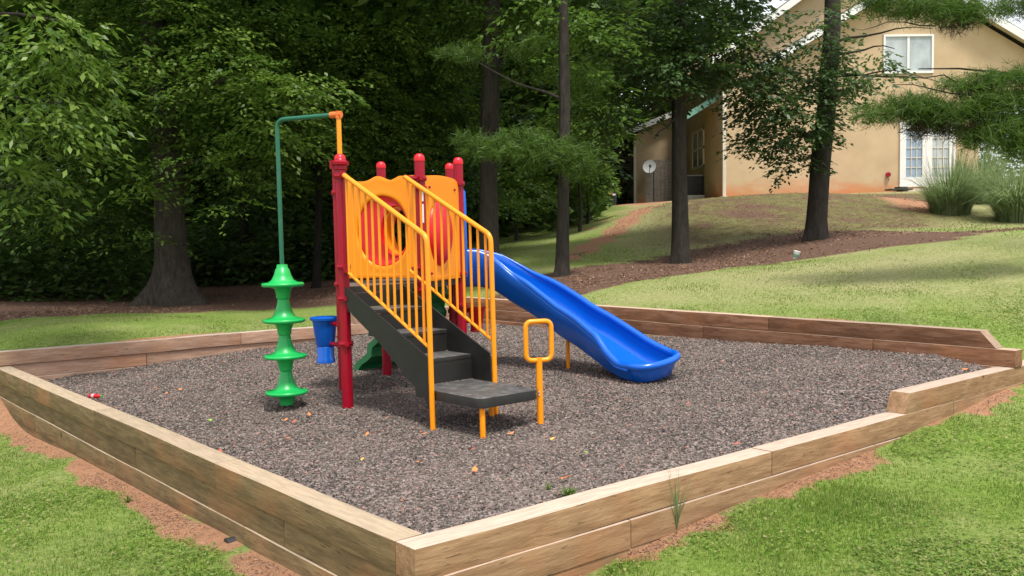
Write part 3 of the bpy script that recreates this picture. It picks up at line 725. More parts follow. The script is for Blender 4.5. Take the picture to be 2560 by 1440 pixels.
# panels ----------------------------------------------------------
def panel(name, A, B, zb, zt_fn, hole, mat, thick=.032, inset=(.038, .035), nx=60, nz=52):
    """moulded sheet from A to B with an elliptical opening; one closed mesh"""
    d = (B - A); Lw = d.length - inset[0] - inset[1]; d.normalize(); st = A + d * inset[0]; nrm = Vector((d.y, -d.x, 0))
    bm = bmesh.new(); hx, hz, hr, hrz = hole
    # radial grid from opening to outline
    NA = 96; NRr = 10
    def outline(t):
        # ray from the hole centre to the outline
        c, s = math.cos(t), math.sin(t); best = 9
        lo, hi = 0.0, 2.0
        for _ in range(34):
            m_ = (lo + hi) / 2; x, z = hx + c * m_, hz + s * m_
            inside = 0 <= x <= Lw and zb <= z <= zt_fn(x / Lw)
            if inside: lo = m_
            else: hi = m_
        return lo
    fr, bk = [], []
    for i in range(NA):
        t = 2 * math.pi * (i + .5) / NA; c, s = math.cos(t), math.sin(t); ro = outline(t)
        ri = 1 / math.sqrt((c / hr) ** 2 + (s / hrz) ** 2)
        cf, cb = [], []
        for k in range(NRr + 1):
            f = k / NRr; r_ = ri + (ro - ri) * (f ** 1.3)
            x, z = hx + c * r_, hz + s * r_
            prof = .002 * math.exp(-((r_ - ri - .03) / .012) ** 2) + .006 * math.exp(-((ro - r_) / .02) ** 2)
            if k in (0, NRr): prof -= .008
            p = st + d * x + Vector((0, 0, z))
            a = p + nrm * (thick / 2 + prof); b = p - nrm * (thick / 2 + prof)
            cf.append(bm.verts.new(L3(*a))); cb.append(bm.verts.new(L3(*b)))
        fr.append(cf); bk.append(cb)
    for i in range(NA):
        j = (i + 1) % NA
        for k in range(NRr):
            bm.faces.new((fr[i][k], fr[i][k + 1], fr[j][k + 1], fr[j][k])); bm.faces.new((bk[i][k], bk[j][k], bk[j][k + 1], bk[i][k + 1]))
        bm.faces.new((fr[i][0], fr[j][0], bk[j][0], bk[i][0])); bm.faces.new((fr[i][NRr], bk[i][NRr], bk[j][NRr], fr[j][NRr]))
    bmesh.ops.recalc_face_normals(bm, faces=bm.faces)
    o = fin(name, bm, mat, play, angle=60); return o, st, d, nrm, Lw
def wavy(x): return 1.800 + .040 * math.exp(-((x - .5) / .10) ** 2) + .012 * math.exp(-((x - .12) / .12) ** 2) + .032 * sstep(.68, .80, x)
pn, st_, dd, nn, Lw = panel('barrier_panel', P1b, P3, 1.0, wavy, (.395, 1.385, .245, .290), M_org)
pn['label'] = 'orange panel with a big round red crawl hole'
# red plate set in the round opening, with an oval crawl hole off to its right
def oval(cx, cz, rx, rz, off, n=56): return [L3(*(st_ + dd * (cx + rx * math.cos(2 * math.pi * k / n)) + Vector((0, 0, cz + rz * math.sin(2 * math.pi * k / n))) + nn * off)) for k in range(n)]
bm = bmesh.new(); spec_ = [(.395, 1.385, .246, .291, -.004), (.395, 1.385, .236, .281, .002), (.42, 1.385, .205, .25, -.006), (.497, 1.388, .150, .222, -.010), (.507, 1.388, .134, .206, -.002), (.507, 1.388, .128, .200, -.012), (.507, 1.388, .128, .200, -.034), (.395, 1.385, .246, .291, -.030)]
rings = [[bm.verts.new(v) for v in oval(*q)] for q in spec_]
for A, B in zip(rings, rings[1:] + rings[:1]):
    for k in range(56): bm.faces.new((A[k], A[(k + 1) % 56], B[(k + 1) % 56], B[k]))
bmesh.ops.recalc_face_normals(bm, faces=bm.faces); fin('red_insert', bm, M_redpl, pn)
bm = bmesh.new(); rings = [[bm.verts.new(v) for v in oval(*q)] for q in ((.507, 1.388, .127, .199, -.036), (.512, 1.388, .125, .197, -.17), (.512, 1.388, .112, .184, -.17), (.507, 1.388, .113, .185, -.036))]
for A, B in zip(rings, rings[1:] + rings[:1]):
    for k in range(56): bm.faces.new((A[k], A[(k + 1) % 56], B[(k + 1) % 56], B[k]))
bmesh.ops.recalc_face_normals(bm, faces=bm.faces); fin('crawl_sleeve', bm, M_org, pn)
pn2, st2, d2, n2_, Lw2 = panel('barrier_panel', P3, P5, .965, lambda x: 1.825 + .022 * math.sin(math.pi * x) - .045 * max(0, (x - .86) / .14) ** 2, (.30, 1.36, .215, .275), M_org)
pn2['label'] = 'orange panel with a domed red window'
bm = bmesh.new(); rings = []
for k in range(12):
    a = R(90) * k / 11; r1 = .217 * math.cos(a); b_ = .085 * math.sin(a) + .004
    rings.append([bm.verts.new(L3(*(st2 + d2 * (.30 + r1 * math.cos(t)) + Vector((0, 0, 1.36 + r1 * 1.275 * math.sin(t))) + n2_ * b_))) for t in [2 * math.pi * j / 40 for j in range(40)]] if k < 11 else [bm.verts.new(L3(*(st2 + d2 * .30 + Vector((0, 0, 1.36)) + n2_ * b_)))])
for A, B in zip(rings, rings[1:]):
    for k in range(40):
        if len(B) == 1: bm.faces.new((A[k], A[(k + 1) % 40], B[0]))
        else: bm.faces.new((A[k], A[(k + 1) % 40], B[(k + 1) % 40], B[k]))
bmesh.ops.recalc_face_normals(bm, faces=bm.faces)
fin('dome_window', bm, M_redpl, pn2)
for (s0_, dr_, x_, z_, n_, par_) in ((st2, d2, .10, 1.74, n2_, pn2), (st2, d2, .62, 1.74, n2_, pn2), (st2, d2, .10, 1.03, n2_, pn2), (st2, d2, .62, 1.03, n2_, pn2), (st_, dd, .04, 1.70, nn, pn), (st_, dd, .70, 1.74, nn, pn), (st_, dd, .04, 1.06, nn, pn), (st_, dd, .70, 1.06, nn, pn)):
    bm = bmesh.new(); c = L3(*(s0_ + dr_ * x_ + Vector((0, 0, z_)) + n_ * .020)); bmesh.ops.create_uvsphere(bm, u_segments=10, v_segments=6, radius=.012, matrix=Matrix.Translation(c)); fin('bolt', bm, M_red, par_)
# panel between back left posts, seen through the crawl hole
d_ = (P4 - P2).normalized(); gr = None
for z in (1.02, 1.72):
    bm = bmesh.new(); tube(bm, [L3(*(P2 + d_ * .04 + Vector((0, 0, z)))), L3(*(P4 - d_ * .04 + Vector((0, 0, z))))], .016, 10)
    gr = fin('gate_rail', bm, M_yel, play)
for f in (.08, .17): 
    bm = bmesh.new(); p = P2.lerp(P4, f + .05); tube(bm, [L3(p.x, p.y, 1.02), L3(p.x, p.y, 1.72)], .012, 8); fin('gate_bar', bm, M_yel, gr)

# slide: swept trough curving towards the right front --------------
def slide():
    B = [Vector((-0.50, 8.64)), Vector((0.30, 8.80)), Vector((0.78, 7.95)), Vector((1.125, 7.44))]
    NS = 60; path = []
    for i in range(NS + 1):
        t = i / NS; p = B[0] * (1-t)**3 + B[1] * 3*t*(1-t)**2 + B[2] * 3*t*t*(1-t) + B[3] * t**3
        dt = (B[1]-B[0]) * 3*(1-t)**2 + (B[2]-B[1]) * 6*t*(1-t) + (B[3]-B[2]) * 3*t*t
        path.append((p, dt.normalized()))
    acc = [0.0]
    for i in range(NS): acc.append(acc[-1] + (path[i+1][0] - path[i][0]).length)
    T = acc[-1]
    def bed(f): return np.interp(f, [0, .10, .17, .28, .38, .46, .56, .66, .76, .86, .93, 1.0], [.955, .95, .918, .785, .69, .60, .490, .412, .325, .242, .205, .20])
    def wallh(f, side):
        h = np.interp(f, [0, .08, .15, .3, .7, .80, .87, .94, 1.0], [.25, .25, .235, .20, .185, .17, .095, .055, .045])
        if side > 0: h = np.interp(f, [0, .08, .15, .3, .7, .85, .94, 1.0], [.25, .25, .235, .19, .17, .165, .15, .12])
        return h
    bm = bmesh.new(); secs = []
    for i, (p, d) in enumerate(path):
        f = acc[i] / T; z = float(bed(f)); n = Vector((-d.y, d.x))     # n: left of travel = far side
        hw = .20 + .015 * math.sin(f * 3.1) + .018 * float(sstep(.76, 1.0, f)) - .015 * math.exp(-((f - .62) / .1) ** 2)
        
        hl, hr_ = float(wallh(f, -1)), float(wallh(f, 1)); 
        row = []
        # inside surface from near rim (right, -n) to far rim, then outside back
        def pt(w_, zz): q = p + n * w_; return L3(q.x, q.y, z + zz)
        for a in np.linspace(0, 1, 7):      # near wall inside, from rim down
            row.append(pt(-hw * (1 - .22 * a ** 2) , hl * (1 - a) ** 1.5 ))
        for a in np.linspace(-.6, .6, 7): row.append(pt(hw * a, .0 - .012 * (1 - (a/.7) ** 2)))
        for a in np.linspace(1, 0, 7): row.append(pt(hw * (1 - .22 * a ** 2), hr_ * (1 - a) ** 1.5))
        # far rim rolled outward
        row += [pt(hw + .014, hr_ + .012), pt(hw + .036, hr_ + .004), pt(hw + .042, hr_ - .022)]
        row += [pt(hw + .028, hr_ * .55 - .02), pt(hw * .98, -.045), pt(hw * .7, -.085)]
        row += [pt(0, -.095)]
        row += [pt(-hw * .7, -.085), pt(-hw * .98, -.045), pt(-hw - .012, hl * .30), pt(-hw - .026, hl * .42), pt(-hw - .030, hl * .62)]
        row += [pt(-hw - .042, hl - .022), pt(-hw - .036, hl + .004), pt(-hw - .014, hl + .012)]
        secs.append([bm.verts.new(v) for v in row])
    m_ = len(secs[0])
    for A, B_ in zip(secs, secs[1:]):
        for k in range(m_): bm.faces.new((A[k], A[(k+1) % m_], B_[(k+1) % m_], B_[k]))
    bm.faces.new(secs[0]); bm.faces.new(secs[-1][::-1])
    bmesh.ops.recalc_face_normals(bm, faces=bm.faces)
    o = fin('slide', bm, M_blue, play, angle=75)
    # rounded lip closing the exit
    p, d = path[-1]; n = Vector((-d.y, d.x)); bm = bmesh.new()
    e = Vector((p.x, p.y)); lipc = []; HWe = .233
    for k in range(29):
        a = R(-90 + 180 * k / 28); f_ = (math.sin(a) + 1) / 2; ex = abs(math.cos(a)) ** .8
        q = e + n * (math.sin(a) * (HWe - .002)) + d * (ex * .165); lipc.append(L3(q.x, q.y, .20 + .058 + .070 * f_ - .012 * math.cos(a)))
    def rim(side, f0=.14):
        o_ = []
        for i, (pp, d2_) in enumerate(path):
            f = acc[i] / T
            if f < f0 or f > .985: continue
            n_ = Vector((-d2_.y, d2_.x)); hw = .20 + .015 * math.sin(f * 3.1) + .018 * float(sstep(.76, 1.0, f)) - .015 * math.exp(-((f - .62) / .1) ** 2) + .012
            q = pp + n_ * hw * side; o_.append(L3(q.x, q.y, float(bed(f)) + float(wallh(f, side)) + .004))
        return o_
    # lip: dished floor + rolled rim
    cen = bm.verts.new(L3(e.x - d.x*.03, e.y - d.y*.03, .195)); ringi = [bm.verts.new(v + Vector((0, 0, -.02))) for v in lipc]
    for a, b in zip(ringi, ringi[1:]): bm.faces.new((cen, a, b))
    cl_ = bm.verts.new(L3(e.x - d.x*.03, e.y - d.y*.03, .12)); lc_ = L3(e.x - d.x * .05, e.y - d.y * .05, 0); rl = [bm.verts.new(Vector((lc_.x + (v.x - lc_.x) * .84, lc_.y + (v.y - lc_.y) * .84, v.z - .125))) for v in lipc]
    for a, b in zip(rl, rl[1:]): bm.faces.new((cl_, b, a))
    for a, b, c, dd_ in zip(ringi, ringi[1:], rl, rl[1:]): bm.faces.new((a, c, dd_, b))
    rp = rim(-1) + lipc + rim(1)[::-1]; nn_ = len(rp)
    tube(bm, rp, [.006 + .024 * min(1, i / 14, (nn_ - 1 - i) / 14) for i in range(nn_)], 14)
    fin('slide_lip', bm, M_blue, o, angle=80)
    # foot that carries the exit
    bm = bmesh.new(); p, d = path[-6]; n = Vector((-d.y, d.x)); a0 = math.atan2(d.y, d.x)
    zz = mulch_z(p.x, p.y); top = .19; lo = []; hi = []
    for k in range(20):
        t = 2 * math.pi * k / 20; ex = abs(math.cos(t)) ** .5 * (1 if math.cos(t) > 0 else -1); ey = abs(math.sin(t)) ** .5 * (1 if math.sin(t) > 0 else -1)
        q0 = p + d * ex * .10 + n * ey * .135; q1 = p + d * ex * .14 + n * ey * .19
        lo.append(bm.verts.new(L3(q0.x, q0.y, zz - .05))); hi.append(bm.verts.new(L3(q1.x, q1.y, top)))
    for k in range(20): bm.faces.new((lo[k], lo[(k+1) % 20], hi[(k+1) % 20], hi[k]))
    bm.faces.new(hi); fin('slide_foot', bm, M_blue, o)
    # hood between the posts at the top of the slide
    bm = bmesh.new(); e_ = (P4 - P5).normalized(); nr = Vector((e_.y, -e_.x, 0))
    prof = [(.05, .965), (.05, 1.60), (.10, 1.74), (.42, 1.80), (.74, 1.74), (.78, 1.60), (.78, .965), (.68, .965), (.66, 1.45), (.42, 1.56), (.18, 1.45), (.15, .965)]
    slab(bm, [L3(*(P5 + e_ * x * .95 + Vector((0, 0, z)) + nr * .02)) for x, z in prof], nr * .05); fin('slide_hood', bm, M_blue, play, bevel=.008)
    # yellow support pole
    bm = bmesh.new(); tube(bm, [L3(.50, 8.26, mulch_z(.5, 8.2) - .12), L3(.50, 8.26, .44)], .017, 12); fin('slide_support', bm, M_yel, o)
slide()

# spiral disc climber on the overhead pipe --------------------------
HX, HY = -1.785, 7.20
bm = bmesh.new()
top = 2.262
pts = fillet([L3(P1a.x + .0, P1a.y, top), L3(HX, HY, top), L3(HX, HY, .05)], .075, 7)
tube(bm, pts, .0175, 14); pole = fin('overhead_pipe', bm, M_pgrn, play)
bm = bmesh.new(); tube(bm, [L3(P1a.x, P1a.y, 1.94), L3(P1a.x, P1a.y, top)], .0185, 14); fin('riser_pipe', bm, M_yel, pole)
bm = bmesh.new(); dv = (Vector((HX, HY, 0)) - P1a).normalized()
tube(bm, [L3(P1a.x, P1a.y, top) + dv * -.024, L3(P1a.x, P1a.y, top) + dv * .07], .0245, 14); tube(bm, [L3(P1a.x, P1a.y, top - .03), L3(P1a.x, P1a.y, top + .024)], .0245, 14)
fin('pipe_elbow', bm, M_clamp, pole)
for z in (.135, .42, .702, .985):
    bm = bmesh.new()
    prof = [(.040, -.115 if z > .2 else -.105), (.052, -.11 if z > .2 else -.10), (.055, -.075), (.066, -.035), (.098, -.020), (.152, -.018), (.162, -.012), (.164, 0), (.160, .010), (.150, .012), (.112, .016), (.085, .035), (.066, .075), (.052, .12), (.045, .165 if z < .9 else .125), (.040, .170 if z < .9 else .155), (.0185, .171 if z < .9 else .156)]
    lathe(bm, prof, L3(HX, HY, z), 36); fin('climber_disc', bm, M_grn, pole, angle=60)

# drums hung on brackets ---------------------------------------------
def drum(x, y, z0, z1, r, mat, anchor):
    bm = bmesh.new(); h = z1 - z0
    lathe(bm, [(r * .55, 0), (r * .68, .004), (r * .67, h * .10), (r * .60, h * .13), (r * .66, h * .33), (r * .60, h * .36), (r * .68, h * .42), (r * .88, h * .88), (r * .90, h * .925), (r * 1.06, h * .935), (r * 1.08, h * .985), (r * 1.0, h), (.01, h * 1.004)], L3(x, y, z0), 30)
    o = fin('play_drum', bm, mat, play, angle=50)
    for z in (z0 + h * .42, z0 + h * .86):
        bm = bmesh.new(); tube(bm, [L3(x, y, z), L3(anchor.x, anchor.y, z)], .018, 10); lathe(bm, [(PR + .001, -.02), (PR + .012, -.018), (PR + .012, .018), (PR + .001, .02)], L3(anchor.x, anchor.y, z), 18)
        fin('drum_bracket', bm, M_red, o)
    return o
o = drum(-1.615, 7.92, .265, .665, .118, M_blue, P1b); o['label'] = 'blue cup shaped drum'
o = drum(-.345, 8.98, .40, .64, .095, M_redpl, P4); o['label'] = 'small red drum'

# green moulded climber down from the back of the deck ---------------
bm = bmesh.new(); ed = (P4 - P2).normalized(); on = Vector((-ed.y, ed.x, 0)); mid = (P2 + P4) / 2
rows = []
for i in range(22):
    f = i / 21; wv = .036 * math.sin(i * 1.45); wd = .33 + .05 * f
    c = mid + on * (.05 + .62 * f ** 2.0 + wv); zc = DZ - .02 - (DZ - .04) * f + .0
    rows.append([bm.verts.new(L3(*(c + ed * wd * s_ + on * (.05 * (1 - s_ * s_)) + Vector((0, 0, zc))))) for s_ in np.linspace(-1, 1, 9)] +
                [bm.verts.new(L3(*(c + ed * wd * s_ - on * .07 + Vector((0, 0, zc - .03))))) for s_ in np.linspace(1, -1, 9)])
for A, B_ in zip(rows, rows[1:]):
    for k in range(18): bm.faces.new((A[k], A[(k+1) % 18], B_[(k+1) % 18], B_[k]))
bm.faces.new(rows[0][::-1]); bm.faces.new(rows[-1]); bmesh.ops.recalc_face_normals(bm, faces=bm.faces)
fin('wave_climber', bm, M_dgrn, play)

# ------------------------------------------------------------ foliage tools
def leaves(cent, L, W, droop=0.25, jit=0.45, tdir=None):
    """diamond leaves at the points cent (n,3)"""
    n = len(cent); L = L * rng.uniform(0.65, 1.25, n); W = W * rng.uniform(0.7, 1.2, n)
    a = rng.uniform(0, 2 * np.pi, n)
    t = np.c_[np.cos(a), np.sin(a), rng.normal(-droop, 0.3, n)] if tdir is None else tdir + rng.normal(0, .35, (n, 3))
    t /= np.linalg.norm(t, axis=1)[:, None]
    u = np.c_[rng.normal(0, jit, n), rng.normal(0, jit, n), np.ones(n)]
    b = np.cross(u, t); b /= np.linalg.norm(b, axis=1)[:, None] + 1e-9
    Lc, Wc = L[:, None], W[:, None]
    nn_ = np.cross(t, b)
    return np.stack([cent, cent + t * Lc * .45 + b * Wc * .5 + nn_ * Lc * .05, cent + t * Lc, cent + t * Lc * .45 - b * Wc * .5 + nn_ * Lc * .05], 1).reshape(-1, 3)

def sprays(c, rad, ns, nl, ls, L, W, droop=0.3, shell=0.5, jit=.4):
    """ns twigs inside the ellipsoid (centre c, radii rad), each with nl leaves along ls metres"""
    u = rng.normal(0, 1, (ns, 3)); u /= np.linalg.norm(u, axis=1)[:, None]
    r = rng.random(ns) ** (1 / 3 * (1 - shell) + .001 + 0.15)
    o = np.asarray(c) + u * r[:, None] * np.asarray(rad)
    a = np.arctan2(u[:, 1], u[:, 0]) + rng.normal(0, .7, ns)
    d = np.c_[np.cos(a), np.sin(a), rng.normal(-droop * .5, .22, ns)]
    s = rng.random((ns, nl)) * ls
    side = rng.normal(0, .16, (ns, nl)) * ls
    perp = np.c_[-np.sin(a), np.cos(a), np.zeros(ns)]
    P = o[:, None, :] + d[:, None, :] * s[..., None] + perp[:, None, :] * side[..., None]
    P[..., 2] -= droop * (s / ls) ** 2 * ls * .8 - rng.normal(0, .02, (ns, nl)) * 1.0
    td = (d[:, None, :] + perp[:, None, :] * np.sign(side)[..., None] * .8 + np.array([0, 0, -droop])).repeat(1, 1)
    return leaves(P.reshape(-1, 3), L, W, droop, jit, td.reshape(-1, 3))

def needles(c, rad, nt_, L=.17, wd=.008, nn=18, updir=0.55):
    u = rng.normal(0, 1, (nt_, 3)); u /= np.linalg.norm(u, axis=1)[:, None]
    o = np.asarray(c) + u * (rng.random(nt_) ** .45)[:, None] * np.asarray(rad)
    ax = np.c_[rng.normal(0, .6, nt_), rng.normal(0, .6, nt_), rng.normal(updir, .3, nt_)]
    ax /= np.linalg.norm(ax, axis=1)[:, None]
    off = rng.uniform(-.10, .10, (nt_, nn, 1)) * ax[:, None, :]
    d = ax[:, None, :] * rng.uniform(.35, 1.1, (nt_, nn, 1)) + rng.normal(0, .55, (nt_, nn, 3)); d /= np.linalg.norm(d, axis=2)[..., None]
    base = (o[:, None, :] + off).reshape(-1, 3); d = d.reshape(-1, 3); m = len(d)
    LL = L * rng.uniform(.7, 1.2, m)[:, None]
    b = np.cross(d, rng.normal(0, 1, (m, 3))); b /= np.linalg.norm(b, axis=1)[:, None]
    tip = base + d * LL; tip[:, 2] -= .02
    return np.stack([base - b * wd / 2, base + b * wd / 2, tip + b * wd * .25, tip - b * wd * .25], 1).reshape(-1, 3)

def trunk_mesh(bm, pts, radii, seg=16, rough=.06, flare=None):
    pts = [Vector(p) for p in pts]
    dense, rad = [], []
    for i in range(len(pts) - 1):
        for k in range(6): f = k / 6; dense.append(pts[i].lerp(pts[i+1], f)); rad.append(radii[i] * (1 - f) + radii[i+1] * f)
    dense.append(pts[-1]); rad.append(radii[-1])
    rings = tube(bm, dense, rad, seg)
    for ring, c in zip(rings, dense):
        for k, v in enumerate(ring):
            d = v.co - c; a = math.atan2(d.y, d.x)
            n = noise.noise(Vector((math.cos(a) * 2.2, math.sin(a) * 2.2, c.z * .9 + dense[0].x))) * rough * 2
            if flare:
                h = (c.z - dense[0].z) / flare[0]
                if h < 1: n += flare[1] * (1 - h) ** 2.2 * (0.6 + 0.4 * math.cos(a * 5 + 1.0) + .3 * math.cos(a * 3 + 2))
            v.co = c + d * (1 + n)

def limb(bm, p0, p1, r0, r1, sag=.1, seg=7):
    p0, p1 = Vector(p0), Vector(p1); pts = []
    for k in range(7):
        f = k / 6; p = p0.lerp(p1, f); p.z += sag * math.sin(f * math.pi) + .03 * math.sin(f * 9 + p0.x * 3); p.x += .03 * math.sin(f * 7 + p1.z * 5); pts.append(p)
    tube(bm, pts, [r0 + (r1 - r0) * k / 6 for k in range(7)], seg)

def tree(name, label, group, base, axis, radii, barkm, crown_V, leafm, limbs=(), flare=None, k=4, seg=16, cname='crown', dead=None):
    """axis: list of world points of the stem, base first"""
    t = empty(name, base, label, 'tree', group); b = Vector(base)
    bm = bmesh.new(); trunk_mesh(bm, [Vector(p) - b for p in axis], radii, seg, .05, flare)
    fin('trunk', bm, barkm, t)
    for l in limbs:
        bm = bmesh.new(); limb(bm, Vector(l[0]) - b, Vector(l[1]) - b, l[2], l[3], l[4] if len(l) > 4 else .1)
        fin('limb', bm, barkm, t)
    V = crown_V - np.array(b)[None]
    mesh_np(cname, V, 4, leafm, t)
    if dead is not None: mesh_np('dead_needles', dead - np.array(b)[None], 4, L_dead, t)
    return t

def ell(px, py, rx, ry, d, rd=None):
    c = at(px, py, d); s = d / F
    return np.array(c), np.array((rx * s, (rd if rd is not None else max(rx, ry) * s * .8), ry * s))
def clumps(lst, d, dens=1.0, L=.11, W=.06, nl=26, ls=.6, droop=.3, jit=.4):
    out_ = []
    for it in lst:
        px, py, rx, ry = it[:4]; dd_ = d + (it[4] if len(it) > 4 else 0); m_ = it[5] if len(it) > 5 else 1
        c, r = ell(px, py, rx, ry, dd_)
        ns = max(4, int(dens * m_ * 55 * (r[0] * r[2] * 3.0)))
        out_.append(sprays(c, r, ns, nl, ls, L, W, droop, .5, jit))
    return np.concatenate(out_)
def canopy(c, rad, n, L=.34, W=.24):
    u = rng.normal(0, 1, (n, 3)); u /= np.linalg.norm(u, axis=1)[:, None]
    return leaves(np.asarray(c) + u * (rng.random(n) ** .4)[:, None] * np.asarray(rad), L, W, .2, .5)
def gp(px, d): x = (px - 1280) / F * d; return Vector((x, d, gz1(x, d) - .06))
build_litter()

# ------------------------------------------------------------ trees of the woods at the left
# big oak
b = gp(432, 15.5)
ax = [b + Vector((0, 0, -.1)), at(428, 640, 15.5), at(424, 500, 15.5), at(408, 250, 15.5), at(372, 0, 15.6), at(330, -330, 15.8)]
oakcl = [(330, 60, 150, 80), (470, 40, 120, 90), (560, 150, 120, 70), (300, 190, 150, 80), (470, 260, 90, 60), (620, 250, 130, 60), (250, 330, 130, 90),
         (340, 420, 120, 60, .3, .8), (700, 330, 110, 50), (560, 380, 110, 70, 0, .7), (640, 440, 60, 40, -.3, .6), (170, 470, 140, 80, .5), (60, 560, 90, 50, .5, .6), (640, 60, 120, 70),
         (420, 480, 40, 20, -.6, .6), (240, 560, 120, 50, .8, .4), (340, 590, 70, 30, -.2, .35)]
V = np.concatenate([clumps(oakcl, 15.2, 1.4, .09, .052), clumps([(520, 190, 200, 60), (700, 200, 150, 50), (640, 300, 90, 40)], 13.4, .55, .085, .05), canopy((-5.8, 15.6, 8.6), (5.2, 4.2, 2.4), 8000), canopy((-6.5, 17.5, 6.2), (5, 2.0, 1.6), 5000)])
tree('oak_tree', 'large oak with a broad flared grey brown trunk at the edge of the woods', None, b, ax, [.36, .27, .245, .21, .17, .12], M_oak, V, L_mid,
     [(at(410, 300, 15.5), at(600, 190, 14.2), .07, .02, .1), (at(400, 210, 15.5), at(250, 150, 14.6), .07, .02), (at(424, 430, 15.5), at(560, 400, 15.0), .045, .012), (at(380, 60, 15.5), at(520, -60, 15), .08, .03), (at(416, 340, 15.5), at(260, 380, 14.8), .05, .015)], flare=(1.0, 1.35), seg=26)
oak_ = [o for o in bpy.data.objects if o.name == 'oak_tree'][0]
def bough(t, lst, d, mat=None, dens=1.2, L=.092, W=.054):
    mesh_np('leafy_bough', clumps(lst, d, dens, L, W, 24, .6, .35) - np.array(t.location)[None], 4, mat or L_fore, t)
bough(oak_, [(560, 180, 90, 30), (680, 210, 90, 30), (760, 195, 70, 22), (620, 310, 60, 30), (680, 350, 40, 26), (540, 90, 70, 30), (330, 260, 70, 26), (370, 160, 60, 24), (560, 510, 26, 22), (480, 400, 60, 22), (350, 470, 60, 18), (460, 20, 50, 24)], 13.6)
# nearer tree hanging in from the left
b = gp(-620, 10.2)
ax = [b, b + Vector((.05, 0, 2)), b + Vector((.2, 0, 4.2)), b + Vector((.5, .1, 6.5))]
V = np.concatenate([clumps([(60, 80, 130, 90), (150, 200, 80, 70), (60, 260, 100, 80), (130, 330, 80, 60), (180, 90, 70, 70), (30, 420, 60, 60), (190, 260, 50, 40), (-60, 350, 90, 110), (-120, 120, 110, 130), (20, 520, 30, 40), (60, 480, 35, 40, 0, .8)], 9.0, .85, .105, .045, 24, .5, .55, .6),
                    canopy((-6.0, 10.3, 5.6), (2.2, 2.0, 1.6), 3500, .2, .1)])
tree('sweet_oak', 'nearest tree with long drooping fresh green leaves hanging in at the left edge', None, b, ax, [.22, .17, .13, .08], M_bark, V, L_fore,
     [(b + Vector((.1, 0, 2.4)), at(150, 260, 9.2), .05, .012, .3), (b + Vector((.15, 0, 3.4)), at(200, 60, 9.2), .05, .012, .3), (b + Vector((.05, 0, 1.9)), at(40, 470, 9.0), .035, .01, .2)])
woodsgrp = 'trees standing at the edge of the woods'
def wtree(px, d, r, cl, lab, mat, top=(0, 0), dens=1.0, L=.098, W=.056, can=None, name='woodland_tree', bm_=None, topw=None, extra=None, limbs=()):
    b = gp(px, d); ax = [b, at(px + top[0] * .3, 420, d), at(px + top[0] * .6, 200, d), at(px + top[0], 0, d), at(px + top[0] * 1.3, -250, d)]
    parts = [clumps(cl, d, dens * 1.35, L, W)]
    if can is not None: parts.append(canopy(*can))
    if extra is not None: parts.append(extra)
    t = tree(name, lab, woodsgrp, b, ax, [r * 1.25, r, r * .92, r * .8, r * .6], bm_ or M_barkd, np.concatenate(parts), mat,
                [(at(px + top[0] * .6, 220, d), at(cl[0][0], cl[0][1], d), .05, .015), (at(px + top[0] * .4, 330, d), at(cl[1][0], cl[1][1], d), .045, .012)] + list(limbs), flare=(.5, .4))
    return t
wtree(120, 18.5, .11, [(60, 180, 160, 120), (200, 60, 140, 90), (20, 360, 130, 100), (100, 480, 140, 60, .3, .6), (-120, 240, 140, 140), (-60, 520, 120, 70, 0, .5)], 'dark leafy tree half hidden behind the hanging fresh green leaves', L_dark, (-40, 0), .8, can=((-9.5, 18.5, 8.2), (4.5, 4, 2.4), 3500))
wtree(790, 18.0, .06, [(820, 120, 170, 90), (720, 60, 160, 80), (900, 240, 120, 70), (800, 350, 110, 60, -.4), (760, 200, 120, 60, -1.0), (930, 60, 120, 80), (690, 440, 90, 50, 0, .5), (960, 340, 100, 60), (860, 440, 90, 40, 0, .6), (800, 290, 90, 40, -1.5, .7)], 'mid green tree whose boughs spread above the overhead green pipe', L_mid, (30, 0), 1.0, can=((-3.6, 18.6, 9.0), (4.2, 4, 2.4), 3500))
wtree(1040, 20.5, .17, [(1040, 90, 170, 100), (1090, 240, 130, 80), (1000, 200, 130, 70, -.8), (1130, 350, 90, 60), (1010, 330, 110, 60), (1180, 60, 100, 80), (1080, 440, 130, 60, .5, .8), (1170, 500, 110, 50, 1.0, .7)], 'broad leafy tree rising behind the red posts of the play structure', L_gray, (-20, 0), .9, can=((-2.0, 21, 9.6), (4.4, 4, 2.4), 3200))
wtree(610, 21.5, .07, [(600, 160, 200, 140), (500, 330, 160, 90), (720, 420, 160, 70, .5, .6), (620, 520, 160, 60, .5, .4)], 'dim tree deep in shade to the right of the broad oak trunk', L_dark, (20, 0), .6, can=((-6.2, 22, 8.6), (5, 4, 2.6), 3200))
wt = [o for o in bpy.data.objects if o.name.startswith('woodland_tree')]
bough(wt[1], [(830, 100, 90, 26), (900, 180, 70, 26), (740, 60, 80, 26), (960, 60, 60, 22), (770, 320, 60, 22), (820, 370, 40, 20), (880, 280, 60, 24), (800, 30, 90, 22), (680, 20, 70, 20), (860, 230, 50, 18)], 16.4, L_fore, .9)
bough(wt[2], [(1080, 200, 60, 30), (1130, 250, 60, 30), (1020, 270, 60, 26), (1150, 40, 60, 26), (1150, 330, 40, 30), (1290, 500, 40, 20), (1020, 120, 50, 22), (1000, 40, 60, 30), (1100, 110, 60, 30), (960, 160, 50, 24), (1060, 400, 50, 20)], 19.2, L_fore, 1.3, .10, .058)
